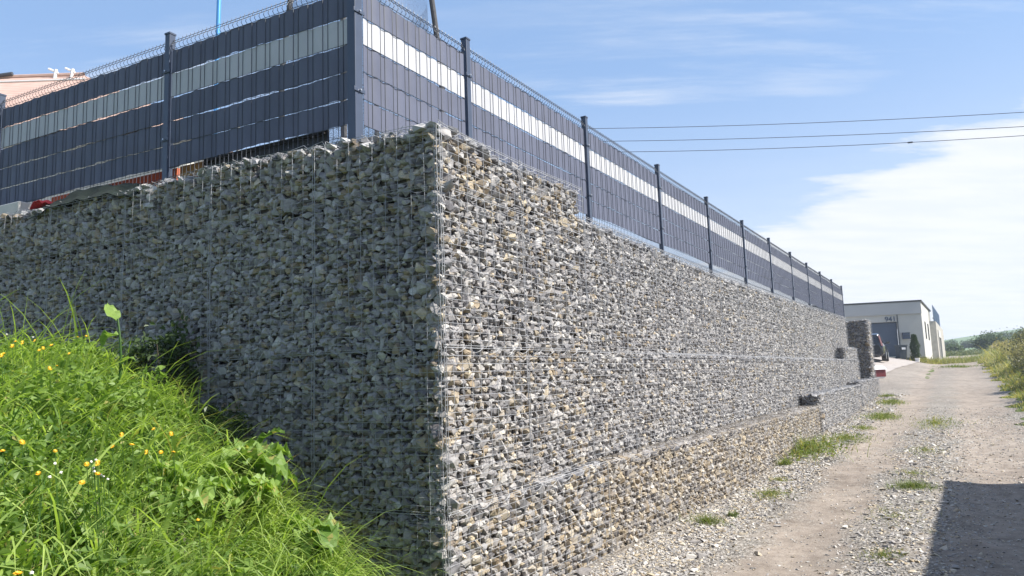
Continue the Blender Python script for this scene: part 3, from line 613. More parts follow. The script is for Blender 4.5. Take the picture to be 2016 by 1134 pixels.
def big_leaf(mb, base, d, ln, wd, droop, wave=.12, tone=.55, K=9, holes=0.0, tilt0=.9):
    """one long leaf with a raised midrib and wavy margins"""
    d = np.asarray(d, float) / np.linalg.norm(d); sd_ = np.array([-d[1], d[0], 0]); t = np.linspace(0, 1, K + 1); ang = tilt0 - droop * t; P = base[None] + np.cumsum(np.stack([d[0] * np.cos(ang), d[1] * np.cos(ang), np.sin(ang)], 1) * ln / K, 0)
    w = wd * np.sin(np.clip(t * 1.05, 0, 1) ** .75 * math.pi) ** .8 * .5 + .002; ph = rng.uniform(0, 6); rows = []
    for q in (-1, -.5, 0, .5, 1):
        off = P + sd_[None] * (w * q)[:, None]; off[:, 2] += abs(q) * w * .45 + (wave * wd * np.sin(t * 17 + ph + q * 3) * abs(q)); rows.append(off)
    V = np.stack(rows, 1); F = [(i * 5 + j, i * 5 + j + 1, (i + 1) * 5 + j + 1, (i + 1) * 5 + j) for i in range(K) for j in range(4)]
    a = np.stack([np.clip(tone + rng.normal(size=len(F)) * .07, .01, 1), (rng.random(len(F)) < holes) * .7], 1); mb.add(V.reshape(-1, 3), F, a)
def plant(name, label, loc, nleaf, ln, wd, droop, tone=.55, stem=0, holes=.05, group=None, tilt=(.4, 1.2), cat='plant', wave=.12):
    loc = np.asarray(loc, float); o = thing(name, label, cat, loc, group)
    mb = MB()
    for k in range(nleaf):
        a = k * 2.4 + rng.uniform(-.4, .4); h = rng.uniform(.0, stem) if stem else 0
        big_leaf(mb, loc + V3(0, 0, h), (math.cos(a), math.sin(a), 0), ln * rng.uniform(.6, 1.15), wd * rng.uniform(.7, 1.15), droop * rng.uniform(.6, 1.3), wave, tone + rng.normal() * .1, holes=holes, tilt0=rng.uniform(*tilt))
    mb.build('leaves', M_DOCK, o, loc)
    if stem:
        st = MB(); z = np.linspace(0, stem, 6); st.tube(np.stack([loc[0] + .01 * np.sin(z * 9), loc[1] + 0 * z, loc[2] + z], 1), .004, 5); st.build('stem', M_DOCK, o, loc)
    return o
def bankp(t, m, dz=0): p = L(t, m, 0); p[2] = bank_z(t, m) + dz; return p
for lb, t_, m_, dz_, nl_, ln_, wd_, dr_, tn_, st_, ho_ in (
        ('large ragged dock plant at the grass edge, nearest the wall corner', 0.44, 0.66, 0.14, 18, 0.242, 0.138, 1.7, .55, .18, .22),
        ('pale ragged dock plant directly left of the one nearest the wall corner', 0.72, 0.8, 0.16, 20, 0.264, 0.1495, 1.7, .65, .20, .28),
        ('dark green dock plant close to the shaded wall behind the pale ragged one', 0.98, 0.55, 0.12, 14, 0.264, 0.1265, 1.4, .42, .18, .1),
        ('dock plant with chewed pale leaves below the pale ragged one', 0.56, 1.02, 0.15, 15, 0.22, 0.1265, 1.8, .7, .14, .35),
        ('dock plant with one broad spotted leaf in the middle of the grass bank', 0.42, 1.42, 0.16, 8, 0.231, 0.138, 1.8, .65, .08, .12),
        ('low dock plant in the foreground grass at the lower left', .1, 2.15, .03, 8, .16, .08, 1.5, .6, .05, .08)):
    plant('dock_plant', lb, bankp(t_, m_, dz_), nl_, ln_, wd_, dr_, tn_, st_, ho_ * .35, 'dock plants on the bank', wave=.16)
# tall curled leaf standing above the bank crest
lo_ = bankp(1.62, 1.0); o = thing('horseradish_leaf', 'tall single curled pale green leaf standing above the crest of the grass bank', 'plant', lo_)
mb = MB(); zz = np.linspace(0, .56, 9); st = np.stack([lo_[0] - DL[0] * .05 * np.sin(zz * 5.2), lo_[1] - DL[1] * .05 * np.sin(zz * 5.2), lo_[2] + zz], 1); mb.tube(st, np.linspace(.010, .006, 9), 6); mb.build('stem', M_DOCK, o, lo_)
mb = MB(); big_leaf(mb, st[-1] - V3(0, 0, .02), (DL[0], DL[1] + .2, 0), .17, .085, -.5, .10, .8, tilt0=.5); big_leaf(mb, st[-2] - V3(0, 0, .04), (DL[0] * .9, DL[1] - .4, 0), .13, .11, 2.0, .1, .65, tilt0=.5); big_leaf(mb, st[4], (-DL[0], -DL[1], 0), .14, .03, 1.6, .1, .6, tilt0=1.0); mb.build('leaves', M_DOCK, o, lo_)
# meadow flowers (positions along the bank)
YF = [(-2.381,3.43,0.198),(-2.348,3.37,0.187),(-2.513,3.68,0.249),(-2.6,3.83,0.282),(-2.59,3.87,0.278),(-2.656,4.07,0.302),(-2.467,3.82,0.232),(-2.517,3.93,0.249),(-2.581,4.1,0.275),(-2.425,4.01,0.219),(-2.21,3.56,0.137),(-2.168,3.44,0.122),(-2.815,4.74,0.364),(-2.864,4.92,0.383),(-1.552,2.93,-0.166),(-1.5,2.91,-0.204),(-1.454,2.93,-0.236),(-1.501,2.77,-0.197),(-1.558,2.35,-0.146),(-1.496,2.42,-0.182),(-1.529,2.22,-0.161),(-1.421,2.47,-0.232),(-1.419,2.53,-0.235),(-1.401,2.19,-0.227),(-1.347,2.32,-0.273),(-1.372,2.45,-0.262),(-1.117,1.69,-0.391),(-1.439,3.02,-0.246),(-1.434,3.12,-0.255),(-1.119,2.63,-0.45),(-1.589,3.26,-0.164),(-1.552,3.35,-0.193)]
WF = [(-1.386,2.22,-0.24),(-1.396,2.29,-0.235),(-1.446,2.34,-0.212),(-1.43,2.51,-0.226),(-1.442,2.56,-0.224),(-1.404,2.48,-0.243),(-1.384,2.45,-0.252),(-1.369,2.46,-0.265),(-1.36,2.46,-0.27),(-1.345,2.46,-0.279),(-2.731,4.17,0.33),(-2.793,4.04,0.341),(-1.106,1.72,-0.396)]
M_YEL = simple('yellow_petals', (.85, .50, .02), .5, 0, .08, 40); M_WHT = simple('white_petals', (.72, .68, .62), .6, 0, .1, 60)
def flower(i, p, yellow):
    p = np.array(p); x, y = p[0], p[1]; t, m = tm(x, y); zb = float(bank_z(t, m)); hgt = max(.06, p[2] - zb)
    o = thing('yellow_flower' if yellow else 'clover_flower', 'small yellow daisy like flower in the grass of the bank' if yellow else 'small round white clover flower in the grass of the bank', 'flower', (x, y, zb), 'yellow flowers in the grass bank' if yellow else 'white clover flowers in the grass bank')
    st = MB(); z = np.linspace(0, hgt, 5); st.tube(np.stack([x + .015 * np.sin(z * 8) * 0 + (hgt - z) * .1, y + 0 * z, zb + z], 1), .0016, 4); st.build('stem', M_GRASS, o, (x, y, zb))
    hb = MB(); tc_ = V3(x, y, zb + hgt); tl_ = np.array([-.2, .55]) + rng.normal(size=2) * .3
    if yellow:
        R_ = rng.uniform(.008, .012); k = 14
        for ly, (rr_, zz_) in enumerate(((R_, .002), (R_ * .6, .005))):
            a = np.linspace(0, 2 * math.pi, k, endpoint=False) + ly * .2
            for q in a:
                d = V3(math.cos(q), math.sin(q), tl_[0] * math.cos(q) + tl_[1] * math.sin(q) + .15); s_ = V3(-math.sin(q), math.cos(q), 0) * rr_ * .16
                hb.add([tc_, tc_ + d * rr_ * .6 + s_ + V3(0, 0, zz_), tc_ + d * rr_ + V3(0, 0, zz_ * .5), tc_ + d * rr_ * .6 - s_ + V3(0, 0, zz_)], [(0, 1, 2, 3)])
        hb.build('petals', M_YEL, o, (x, y, zb))
    else:
        Vp, Fp = proto(26, 900 + i, 1.0); hb.add(Vp * .0048 + tc_, Fp); hb.build('flower_head', M_WHT, o, (x, y, zb))
for i, p in enumerate(YF): flower(i, p, True)
for i, p in enumerate(WF): flower(i, p, False)
# dark weeds in the shade at the foot of the left wall
def shrub(name, label, loc, rx, rz, n, size, mat, up=.3, warm=0., stems=7, group=None, cat='shrub', ry=None, tone=.5, aspect=.5, cl=26, shape=1.0, kind=None):
    loc = np.asarray(loc, float); ry = ry or rx; o = thing(name, label, cat, loc, group)
    st = MB(); 
    for k in range(stems):
        a = rng.uniform(0, 6.28); r = rng.uniform(.2, .8); e = loc + V3(math.cos(a) * rx * r, math.sin(a) * ry * r, rz * rng.uniform(.8, 1.7)); u = np.linspace(0, 1, 5)[:, None]
        st.tube(loc[None] * (1 - u) + e[None] * u + np.array([[0, 0, 1]]) * np.sin(u * 3.14) * rz * .1, np.linspace(max(.004, rx * .03), .003, 5), 5)
    st.build('stems', M_BARK, o, loc)
    d = rng.normal(size=(cl, 3)); d /= np.linalg.norm(d, axis=1)[:, None]; rr_ = rng.random(cl) ** .4; c = d * rr_[:, None] * np.array([rx * .8, ry * .8, rz * .85]); c[:, 2] = c[:, 2] * shape + rz * .98
    sel = rng.integers(0, cl, n); sr = rng.uniform(.18, .42, cl)[sel]; p = c[sel] + rng.normal(size=(n, 3)) * np.array([rx, ry, rz]) * sr[:, None] * .62
    p[:, 2] = np.maximum(p[:, 2], .02 * rz); ct_ = rng.normal(size=cl)[sel] * .16
    mb = MB(); leaves(mb, p + loc[None], size * rng.uniform(.6, 1.4, n), np.full(n, aspect), np.clip(tone + ct_ + rng.normal(size=n) * .1, .01, 1), np.clip(warm + rng.normal(size=n) * .15 * (warm > 0), 0, 1), up)
    mb.build('foliage', mat, o, loc); return o
shrub('nettle_clump', 'tall dark green nettles growing up against the shaded gabion face', L(2.25, .2, float(bank_z(2.25, .2))), .26, .30, 1500, .045, M_TREE, .3, tone=.55, cat='weeds', shape=1.3)
shrub('nettle_clump', 'low dark weeds with yellow blossoms at the foot of the shaded wall', L(1.75, .2, float(bank_z(1.75, .2))), .25, .16, 900, .04, M_TREE, .3, tone=.6, cat='weeds')
M_TUFT = leaf_mat('tuft_grass', (.06, .09, .025), (.22, .26, .09), .4)
def tuft(s, n_, rad, cnt, ln, wd, label, group='grass tufts along the track', tone=.55, broad=0, name='grass_tuft', mat=None, dry=.06, elong=1.0):
    c = W(s, n_, 0); c[2] = float(G(c[0], c[1])); r = np.abs(rng.normal(size=cnt)) * rad * .6; a = rng.uniform(0, 6.28, cnt)
    ps = r * np.cos(a) * elong; pn = r * np.sin(a); P = c[None] + FL[None] * ps[:, None] + NR[None] * pn[:, None]; P[:, 2] = G(P[:, 0], P[:, 1])
    mb = MB(); an = math.atan2(0, 1) + rng.uniform(0, 6.28, cnt); blades(mb, P, ln * np.exp(rng.normal(size=cnt) * .3), np.full(cnt, wd) * rng.uniform(.6, 1.3, cnt), np.stack([np.cos(an), np.sin(an)], 1), rng.uniform(.1, .6, cnt), rng.uniform(.4, 1.4, cnt), np.clip(tone + rng.normal(size=cnt) * .16, .01, 1), (rng.random(cnt) < dry) * .8, 4)
    if broad:
        k = broad; rr_ = rng.random(k) * rad; aa = rng.uniform(0, 6.28, k); Q = c[None] + FL[None] * (rr_ * np.cos(aa) * elong)[:, None] + NR[None] * (rr_ * np.sin(aa))[:, None]; Q[:, 2] = G(Q[:, 0], Q[:, 1]) + rng.uniform(.01, ln * .6, k)
        leaves(mb, Q, np.full(k, ln * .35) * rng.uniform(.5, 1.2, k), np.full(k, .5), np.clip(tone + rng.normal(size=k) * .15, .01, 1), (rng.random(k) < dry) * .6, .5)
    o = mb.build(name, mat or M_TUFT, None, c); o.location = Vector([float(q) for q in c]); return tag(o, label, 'grass', group)
tuft(3.44, .50, .17, 420, .10, .004, 'rounded green grass tuft on gravel nearest the lower basket row', tone=.5)
tuft(3.85, .64, .06, 80, .09, .004, 'tiny dark sprig just behind the nearest rounded tuft', tone=.3, broad=30)
tuft(5.15, .72, .22, 380, .08, .004, 'flat yellowish weed patch on the gravel beside the ochre baskets', tone=.6, broad=220, dry=.25, elong=1.6)
tuft(6.1, .62, .14, 160, .07, .004, 'sparse low weeds just beyond the flat yellowish patch', tone=.5, broad=90, dry=.3)
tuft(7.35, .46, .10, 120, .14, .006, 'small bright leafy weed beside pale stones at the wall foot', tone=.75, broad=60)
tuft(8.7, .50, .55, 900, .20, .009, 'biggest bright green clump against the lower gabion basket', tone=.65, broad=420, elong=1.9, dry=.16)
tuft(10.4, .85, .45, 600, .10, .006, 'low spreading green patch behind the biggest clump by the wall', tone=.6, broad=500, elong=1.8, dry=.12)
tuft(12.6, .9, .28, 420, .08, .006, 'small worn green patch between gravel and wheel track', tone=.5, broad=200, elong=1.5, dry=.2)
tuft(15.2, 1.05, .38, 1000, .12, .008, 'long green strip at the track edge in front of the far wall', tone=.6, broad=400, elong=2.4, dry=.15)
tuft(19.6, .95, .36, 800, .12, .010, 'green weed strip on the gravel near the end of the wall', tone=.55, broad=300, elong=2.6, dry=.2)
tuft(22.5, .62, .22, 300, .12, .010, 'small green tuft at the foot of the last lower basket', tone=.6, broad=120)
tuft(5.85, 2.1, .22, 900, .09, .004, 'dense green tuft in the middle of the track beside the shadow', tone=.45, dry=.04)
tuft(7.0, 2.05, .26, 300, .05, .004, 'thin patchy weeds in mid track behind the dense tuft', tone=.5, broad=160, dry=.3, elong=1.6)
tuft(4.3, 2.0, .30, 260, .045, .004, 'scattered small weeds in mid track in front of the dense tuft', tone=.5, broad=150, dry=.3, elong=2)
tuft(2.75, 2.03, .16, 220, .05, .004, 'low weeds in mid track at the bottom edge of the picture', tone=.45, broad=120, dry=.2, elong=1.4)
tuft(9.2, 2.1, .3, 260, .06, .006, 'sparse mid track weeds where the two wheel ruts part', tone=.5, broad=120, dry=.25, elong=2.2)
tuft(13.5, 2.15, .5, 700, .08, .008, 'pale patchy grass along the mid track farther away', tone=.5, broad=300, dry=.3, elong=3.2)
tuft(44, 2.6, .8, 700, .14, .02, 'flat green patch lying in the far part of the track', tone=.5, broad=200, dry=.1, elong=1.2)
# verge and tall dry weeds on the right of the track
M_VERGE = leaf_mat('dry_verge_grass', (.09, .12, .045), (.28, .30, .14), .4)
mb = MB(); n = 30000; s_ = 8 + (62 - 8) * rng.random(n) ** 1.5; n_ = 3.95 + .18 * np.sin(s_ * 1.7) + .12 * np.sin(s_ * 4.1) + np.abs(rng.normal(size=n)) * 1.2 - .1
P = C[None] + FL[None] * s_[:, None] + NR[None] * n_[:, None]; P[:, 2] = G(P[:, 0], P[:, 1]); an = rng.uniform(0, 6.28, n)
blades(mb, P, (.08 + .006 * s_ * .6) * np.exp(rng.normal(size=n) * .35) * np.clip((n_ - 3.4) * 1.3, .5, 1.7), .007 + .0006 * s_, np.stack([np.cos(an), np.sin(an)], 1), rng.uniform(0, .5, n), rng.uniform(.3, 1.4, n), np.clip(.5 + .15 * np.sin(s_ * 1.3) + rng.normal(size=n) * .15, .01, 1), (rng.random(n) < .42) * .85, 3)
tag(mb.build('verge_grass', M_VERGE), 'mixed green and straw coloured grass along the right side of the track', 'grass', kind='stuff')
def hedge_row(name, label, s0, s1, n0, n1, h, cnt, ln, mat, tone, warm, kindlab='weeds'):
    mb = MB(); s_ = rng.uniform(s0, s1, cnt); n_ = n0 + (n1 - n0) * rng.random(cnt); P = C[None] + FL[None] * s_[:, None] + NR[None] * n_[:, None]; P[:, 2] = G(P[:, 0], P[:, 1])
    hv = .75 + .35 * np.sin(s_ * 1.9 + n_ * 2.3) * np.sin(s_ * .8 + 1) + .15 * np.sin(s_ * 5 + n_ * 4); an = rng.uniform(0, 6.28, cnt); blades(mb, P, h * np.exp(rng.normal(size=cnt) * .25) * hv, np.full(cnt, ln * .3), np.stack([np.cos(an), np.sin(an)], 1), rng.uniform(0, .25, cnt), rng.uniform(.1, .6, cnt), np.clip(tone + rng.normal(size=cnt) * .15, .01, 1), np.clip(warm + rng.normal(size=cnt) * .25, 0, 1), 4)
    k = cnt * 4; i_ = rng.integers(0, cnt, k); Q = P[i_] + rng.normal(size=(k, 3)) * np.array([.12, .12, 0]) + V3(0, 0, 1) * (h * hv[i_] * rng.random(k) ** .7)[:, None] * np.exp(rng.normal(size=k) * .15)[:, None]
    leaves(mb, Q, ln * rng.uniform(.5, 1.4, k), np.full(k, .4), np.clip(tone + rng.normal(size=k) * .18, .01, 1), np.clip(warm + rng.normal(size=k) * .3, 0, 1), .3)
    return tag(mb.build(name, mat), label, kindlab, kind='stuff')
hedge_row('tall_weeds', 'tall olive and straw coloured wild weeds crowding the right edge of the track', 17, 34, 4.6, 7.5, .95, 3800, .09, M_DRY, .45, .15)
hedge_row('dry_weeds', 'pale brown seeding weeds farther along the right side of the track', 34, 56, 5.0, 8, .85, 3000, .13, M_DRY, .7, .35)
hedge_row('reed_weeds', 'reddish brown dry weeds at the bend of the track', 70, 90, 5.6, 9.5, .85, 2600, .2, M_DRY, .45, .6)
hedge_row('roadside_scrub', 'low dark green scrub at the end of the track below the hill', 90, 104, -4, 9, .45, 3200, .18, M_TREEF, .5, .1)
def sp(s, n_, dz=0): p = W(s, n_, 0); p[2] = float(G(p[0], p[1])) + dz; return p
shrub('shrub', 'olive green bush at the right picture edge beside the track', sp(23.5, 5.1), .85, .66, 6500, .07, M_DRY, .3, tone=.15, group='wild bushes right of the track', cl=40)
shrub('shrub', 'darker green bush low at the right edge in front of the olive one', sp(19.2, 4.75), .6, .40, 3000, .06, M_TREE, .3, tone=.75, group='wild bushes right of the track', cl=30)
shrub('shrub', 'straw brown bush with yellow tops rising behind the olive bush', sp(31, 5.5), 1.1, .62, 6000, .09, M_DRY, .3, tone=.6, warm=.3, group='wild bushes right of the track', cl=40)
shrub('shrub', 'grey green bush between the brown weeds and the round tree', sp(41, 6.5), 1.5, .9, 5000, .13, M_DRY, .3, tone=.3, group='wild bushes right of the track', cl=36)
def tree(label, loc, rx, rz, h, n, size, mat, group, tone=.5, limbs=7):
    loc = np.asarray(loc, float); o = thing('tree', label, 'tree', loc, group); st = MB(); zt = h * .55
    st.tube([loc - V3(0, 0, .3), loc + V3(.05 * h * .1, 0, zt * .5), loc + V3(0, .05, zt)], [h * .035, h * .026, h * .016], 7)
    for k in range(limbs):
        a = k * 2.4; z0 = zt * rng.uniform(.35, 1); e = loc + V3(math.cos(a) * rx * .7, math.sin(a) * rx * .7, z0 + h * rng.uniform(.15, .4)); b = loc + V3(0, 0, z0); u = np.linspace(0, 1, 4)[:, None]; st.tube(b[None] * (1 - u) + e[None] * u, np.linspace(h * .012, h * .003, 4), 5)
    st.build('trunk', M_BARK, o, loc); cl = 46; d = rng.normal(size=(cl, 3)); d /= np.linalg.norm(d, axis=1)[:, None]; c = d * (rng.random(cl) ** .35)[:, None] * np.array([rx, rx, rz]) * .82; c[:, 2] += h - rz
    sel = rng.integers(0, cl, n); p = c[sel] + rng.normal(size=(n, 3)) * rx * .17; mb = MB(); leaves(mb, p + loc[None], size * rng.uniform(.6, 1.4, n), np.full(n, .6), np.clip(tone + rng.normal(size=cl)[sel] * .15 + rng.normal(size=n) * .08, .01, 1), np.zeros(n), .3)
    mb.build('crown', mat, o, loc); return o
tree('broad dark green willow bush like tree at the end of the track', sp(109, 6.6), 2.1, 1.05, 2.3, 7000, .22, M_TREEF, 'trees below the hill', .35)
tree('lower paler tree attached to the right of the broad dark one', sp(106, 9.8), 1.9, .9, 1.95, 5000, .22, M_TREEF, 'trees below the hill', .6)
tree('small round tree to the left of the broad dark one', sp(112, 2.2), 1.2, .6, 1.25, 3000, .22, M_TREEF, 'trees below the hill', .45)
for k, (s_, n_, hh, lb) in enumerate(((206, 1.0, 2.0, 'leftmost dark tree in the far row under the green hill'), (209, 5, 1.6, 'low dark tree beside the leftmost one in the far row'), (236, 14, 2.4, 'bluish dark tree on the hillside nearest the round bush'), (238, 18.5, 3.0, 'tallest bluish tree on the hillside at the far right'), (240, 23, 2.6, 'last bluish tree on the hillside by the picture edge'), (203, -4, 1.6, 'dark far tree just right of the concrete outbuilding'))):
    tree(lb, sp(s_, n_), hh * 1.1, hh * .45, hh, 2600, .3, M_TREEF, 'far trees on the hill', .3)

# ------------------------------------------------------------------ loose gravel
mb = MB()
def chips(n, s0, s1, n0, n1, r0, pw=1.0, warm=.25, jn=.25):
    s_ = s0 + (s1 - s0) * rng.random(n) ** pw; n_ = n0 + (n1 - n0) * rng.random(n) + rng.normal(size=n) * jn
    lim = np.interp(s_, [q[0] for q in nL3], [q[1] for q in nL3]) + .02; ok = (n_ > lim); s_, n_ = s_[ok], n_[ok]; k = len(s_)
    P = C[None] + FL[None] * s_[:, None] + NR[None] * n_[:, None]; b = r0 * np.exp(rng.normal(size=k) * .42) * (1 + s_ * .03); P[:, 2] = G(P[:, 0], P[:, 1]) + .012 + b * .15
    stamp(mb, P, np.stack([b * 1.35, b, b * .6], 1), rotmats(k, .35), np.clip(rng.normal(.68, .16, k), .03, .99), np.clip(.25 + (rng.random(k) < warm) * rng.uniform(.4, 1, k), .01, 1), PSMALL)
chips(34000, -2.5, 9, .10, .80, .0072, 1.3, .3, .16); chips(1500, -2, 12, .15, .8, .013, 1.2, .3, .1); chips(8000, 5, 24, .3, .8, .010, 1.2, .25, .2)
chips(9000, -2.5, 12, 1.95, 2.35, .0075, 1.3, .3, .22); chips(500, -2, 10, 1.9, 2.4, .014, 1.2, .3, .18); chips(16000, -2.5, 18, .3, 4.0, .0050, 1.4, .3, .3); chips(3500, -2, 16, 2.4, 3.7, .0065, 1.3, .3, .3)
tag(mb.build('loose_gravel', M_GRAVEL), 'loose pale crushed gravel scattered beside the wall and between the wheel ruts', 'gravel', kind='stuff')

# ------------------------------------------------------------------ house with the number
M_REND = simple('pale_grey_render', (.44, .43, .40), .85, 0, .05, 1.2, .15); M_FASC = simple('grey_fascia', (.40, .40, .40), .8, 0, .04, 1, .1)
M_DOOR = simple('blue_grey_door', (.065, .085, .125), .5, 0, .06, 2); M_PL = simple('dark_plinth', (.05, .065, .08), .8, 0, .1, 4); M_GLASS = simple('dark_glass', (.03, .035, .045), .12, 0, .05, 2)
M_CAP = simple('dark_flashing', (.07, .075, .085), .5, .3, .05, 3); M_CONC = simple('raw_concrete', (.33, .315, .28), .9, 0, .2, 2.5, .4); M_PLASTW = simple('white_plastic', (.75, .74, .72), .45, 0, .04, 5)
A_ = V3(26.67, 48.0, 0); U = V3(22.2 - 26.67, 1.1, 0); U /= np.linalg.norm(U); Sd = V3(32.9 - 26.67, 10, 0); SL = np.linalg.norm(Sd); Sd /= SL; FN = V3(-U[1], U[0], 0); FN = FN if FN[1] < 0 else -FN; SN = V3(Sd[1], -Sd[0], 0)
hs = thing('house', 'flat roofed pale grey house with blue garage door and number above it', 'house', (26.67, 48.0, .1)); ho = V3(26.67, 48.0, .1)
def hpt(u, v, z): return A_ + U * u + Sd * v + V3(0, 0, z)
mb = MB(); LW = 13
mb.prism([hpt(0, 0, -.6), hpt(1.52, 0, -.6), hpt(1.52, 0, 2.86), hpt(4.7, 0, 2.86), hpt(4.7, 0, -.6), hpt(LW, 0, -.6), hpt(LW, 0, 4.14), hpt(0, 0, 4.14)], Sd * SL)
mb.build('wall', M_REND, hs, ho)
mb = MB(); mb.prism([hpt(-.0, 0, 3.33) + FN * .09, hpt(LW, 0, 3.33) + FN * .09, hpt(LW, 0, 4.10) + FN * .09, hpt(0, 0, 4.10) + FN * .09], -FN * .086); mb.build('fascia', M_FASC, hs, ho)
mb = MB(); mb.prism([hpt(-.10, -.14, 4.143), hpt(LW + .1, -.14, 4.143), hpt(LW + .1, SL + .1, 4.143), hpt(-.10, SL + .1, 4.143)], (0, 0, .07)); mb.build('roof', M_CAP, hs, ho)
mb = MB(); mb.prism([hpt(1.55, .14, -.1), hpt(4.67, .14, -.1), hpt(4.67, .14, 2.83), hpt(1.55, .14, 2.83)], Sd * .05)
for q in range(1, 6):
    z = .45 + q * .42; mb.box(hpt(3.1, .13, z), 3.08, .012, .02, U, FN, (0, 0, 1))
gd = mb.build('garage_door', M_DOOR, hs, ho); mb = MB(); mb.box(hpt(2.1, .12, .58), 1.0, .02, .03, U, FN, (0, 0, 1)); mb.build('door_seal', M_PLASTW, gd, (0, 0, 0)).data.transform(Matrix.Translation(-Vector(ho)))
mb = MB(); mb.prism([hpt(-.012, 0, -.6) + FN * .02, hpt(1.5, 0, -.6) + FN * .02, hpt(1.5, 0, .50) + FN * .02, hpt(-.012, 0, .50) + FN * .02], -FN * .016); mb.prism([hpt(-.0, 0, -.6) + SN * .02, hpt(0, .9, -.6) + SN * .02, hpt(0, .9, .48) + SN * .02, hpt(0, 0, .48) + SN * .02], -SN * .017); mb.build('plinth', M_PL, hs, ho)
mb = MB(); mb.box(hpt(1.46, 0, 1.9) + FN * .03, .05, .05, 2.85, U, FN, (0, 0, 1)); mb.build('downpipe', M_CAP, hs, ho)
for v0, v1, z0, z1 in ((2.7, 3.4, 1.80, 2.88), (6.2, 7.0, 1.80, 2.88)):
    mb = MB(); mb.prism([hpt(0, v0, z0) + SN * .012, hpt(0, v1, z0) + SN * .012, hpt(0, v1, z1) + SN * .012, hpt(0, v0, z1) + SN * .012], -SN * .01); w = mb.build('window', M_GLASS, hs, ho)
    mb = MB()
    for c_, a_s, b_s in ((((v0 + v1) / 2, z0 - .02), v1 - v0 + .1, .05), (((v0 + v1) / 2, z1 + .02), v1 - v0 + .1, .05), ((v0 - .02, (z0 + z1) / 2), .05, z1 - z0), ((v1 + .02, (z0 + z1) / 2), .05, z1 - z0)): mb.box(hpt(0, c_[0], c_[1]) + SN * .02, a_s, .03, b_s, Sd, SN, (0, 0, 1))
    mb.build('window_frame', M_CAP, w, (0, 0, 0)).data.transform(Matrix.Translation(-Vector(ho)))
cu = bpy.data.curves.new('number', 'FONT'); cu.body = '941'; cu.size = .46; cu.extrude = .015; cu.align_x = 'CENTER'; cu.offset = .006
to = bpy.data.objects.new('number_text', cu); scene.collection.objects.link(to); bpy.context.view_layer.update()
me = bpy.data.meshes.new_from_object(to.evaluated_get(bpy.context.evaluated_depsgraph_get())); bpy.data.objects.remove(to)
Mx = Matrix((tuple(-U), (0, 0, 1), tuple(FN))).transposed().to_4x4(); me.transform(Mx); q = hpt(1.88, 0, 2.90) + FN * .02; me.transform(Matrix.Translation(Vector(q - ho))); me.materials.clear(); me.materials.append(M_DOOR)
link(bpy.data.objects.new('house_number', me), hs)
# things in front of the house
q = hpt(1.02, -.12, 1.9); mb = MB(); mb.box(q, .42, .2, .40, U, FN, (0, 0, 1)); o = thing('mailbox', 'dark grey box mounted on the house wall beside the garage door', 'mailbox', q); mb.build('body', M_DOOR, o, q)
mb = MB(); mb.box(q + FN * .104, .36, .012, .05, U, FN, (0, 0, 1)); mb.box(q + V3(0, 0, .21), .46, .24, .025, U, FN, (0, 0, 1)); mb.build('lid', M_CAP, o, q)
bp = V3(24.66, 47.1, 0); bp[2] = float(G(bp[0], bp[1])) + .03; o = thing('wheelie_bin', 'dark wheeled rubbish bin with a pale sticker beside the garage door', 'bin', bp)
mb = MB(); V = []
for z, wx, wy in ((.10, .20, .20), (.85, .25, .27)): V += [bp + V3(-wx, -wy, z), bp + V3(wx, -wy, z), bp + V3(wx, wy, z), bp + V3(-wx, wy, z)]
mb.add(V, [(0, 1, 5, 4), (1, 2, 6, 5), (2, 3, 7, 6), (3, 0, 4, 7), (0, 3, 2, 1), (4, 5, 6, 7)]); mb.box(bp + V3(0, -.27, .83), .54, .04, .05); mb.build('body', M_PL, o, bp)
mb = MB(); mb.box(bp + V3(0, 0, .885), .56, .6, .04); mb.box(bp + V3(0, .3, .9), .5, .05, .06); mb.build('lid', M_PL, o, bp)
mb = MB(); mb.box(bp + V3(0.02, -.275, .68), .24, .006, .14, (1, 0, 0), (0, 1, -.08), (0, .08, 1)); mb.build('sticker', simple('faded_sticker', (.5, .52, .55), .6, 0, .2, 20), o, bp)
for sx in (-.24, .24): mb = MB(); mb.tube([bp + V3(sx - .02, .2, .1), bp + V3(sx + .02, .2, .1)], .1, 12, caps=True); mb.build('wheel', M_PL, o, bp)
tp = V3(25.16, 46.4, 0); tp[2] = float(G(tp[0], tp[1])); o = thing('thuja', 'slim dark green columnar conifer in front of the house wall', 'conifer', tp)
mb = MB(); mb.tube([tp, tp + V3(0, 0, 1.2)], [.03, .01], 6); mb.build('trunk', M_BARK, o, tp); n = 3800; z = rng.random(n) ** .85 * 1.62 + .08; r = .24 * np.sin(np.clip(z / 1.75, 0, 1) ** .7 * math.pi) ** .55 + .02; a = rng.uniform(0, 6.28, n); r = r * (.55 + .5 * rng.random(n)) * (1 + .2 * np.sin(z * 9 + a * 2))
mb = MB(); leaves(mb, tp[None] + np.stack([r * np.cos(a), r * np.sin(a), z], 1), rng.uniform(.05, .1, n), np.full(n, .4), np.clip(rng.normal(.5, .2, n), .01, 1), np.zeros(n), .1); mb.build('foliage', M_THUJA, o, tp)
pp = V3(24.98, 45.9, 0); pp[2] = float(G(pp[0], pp[1])); mb = MB(); k = 16; a = np.linspace(0, 6.283, k, endpoint=False); V = np.vstack([np.stack([pp[0] + r * np.cos(a), pp[1] + r * np.sin(a), pp[2] + z + 0 * a], 1) for r, z in ((.11, 0), (.13, .12), (.15, .26), (.16, .27), (.14, .26), (.12, .2))])
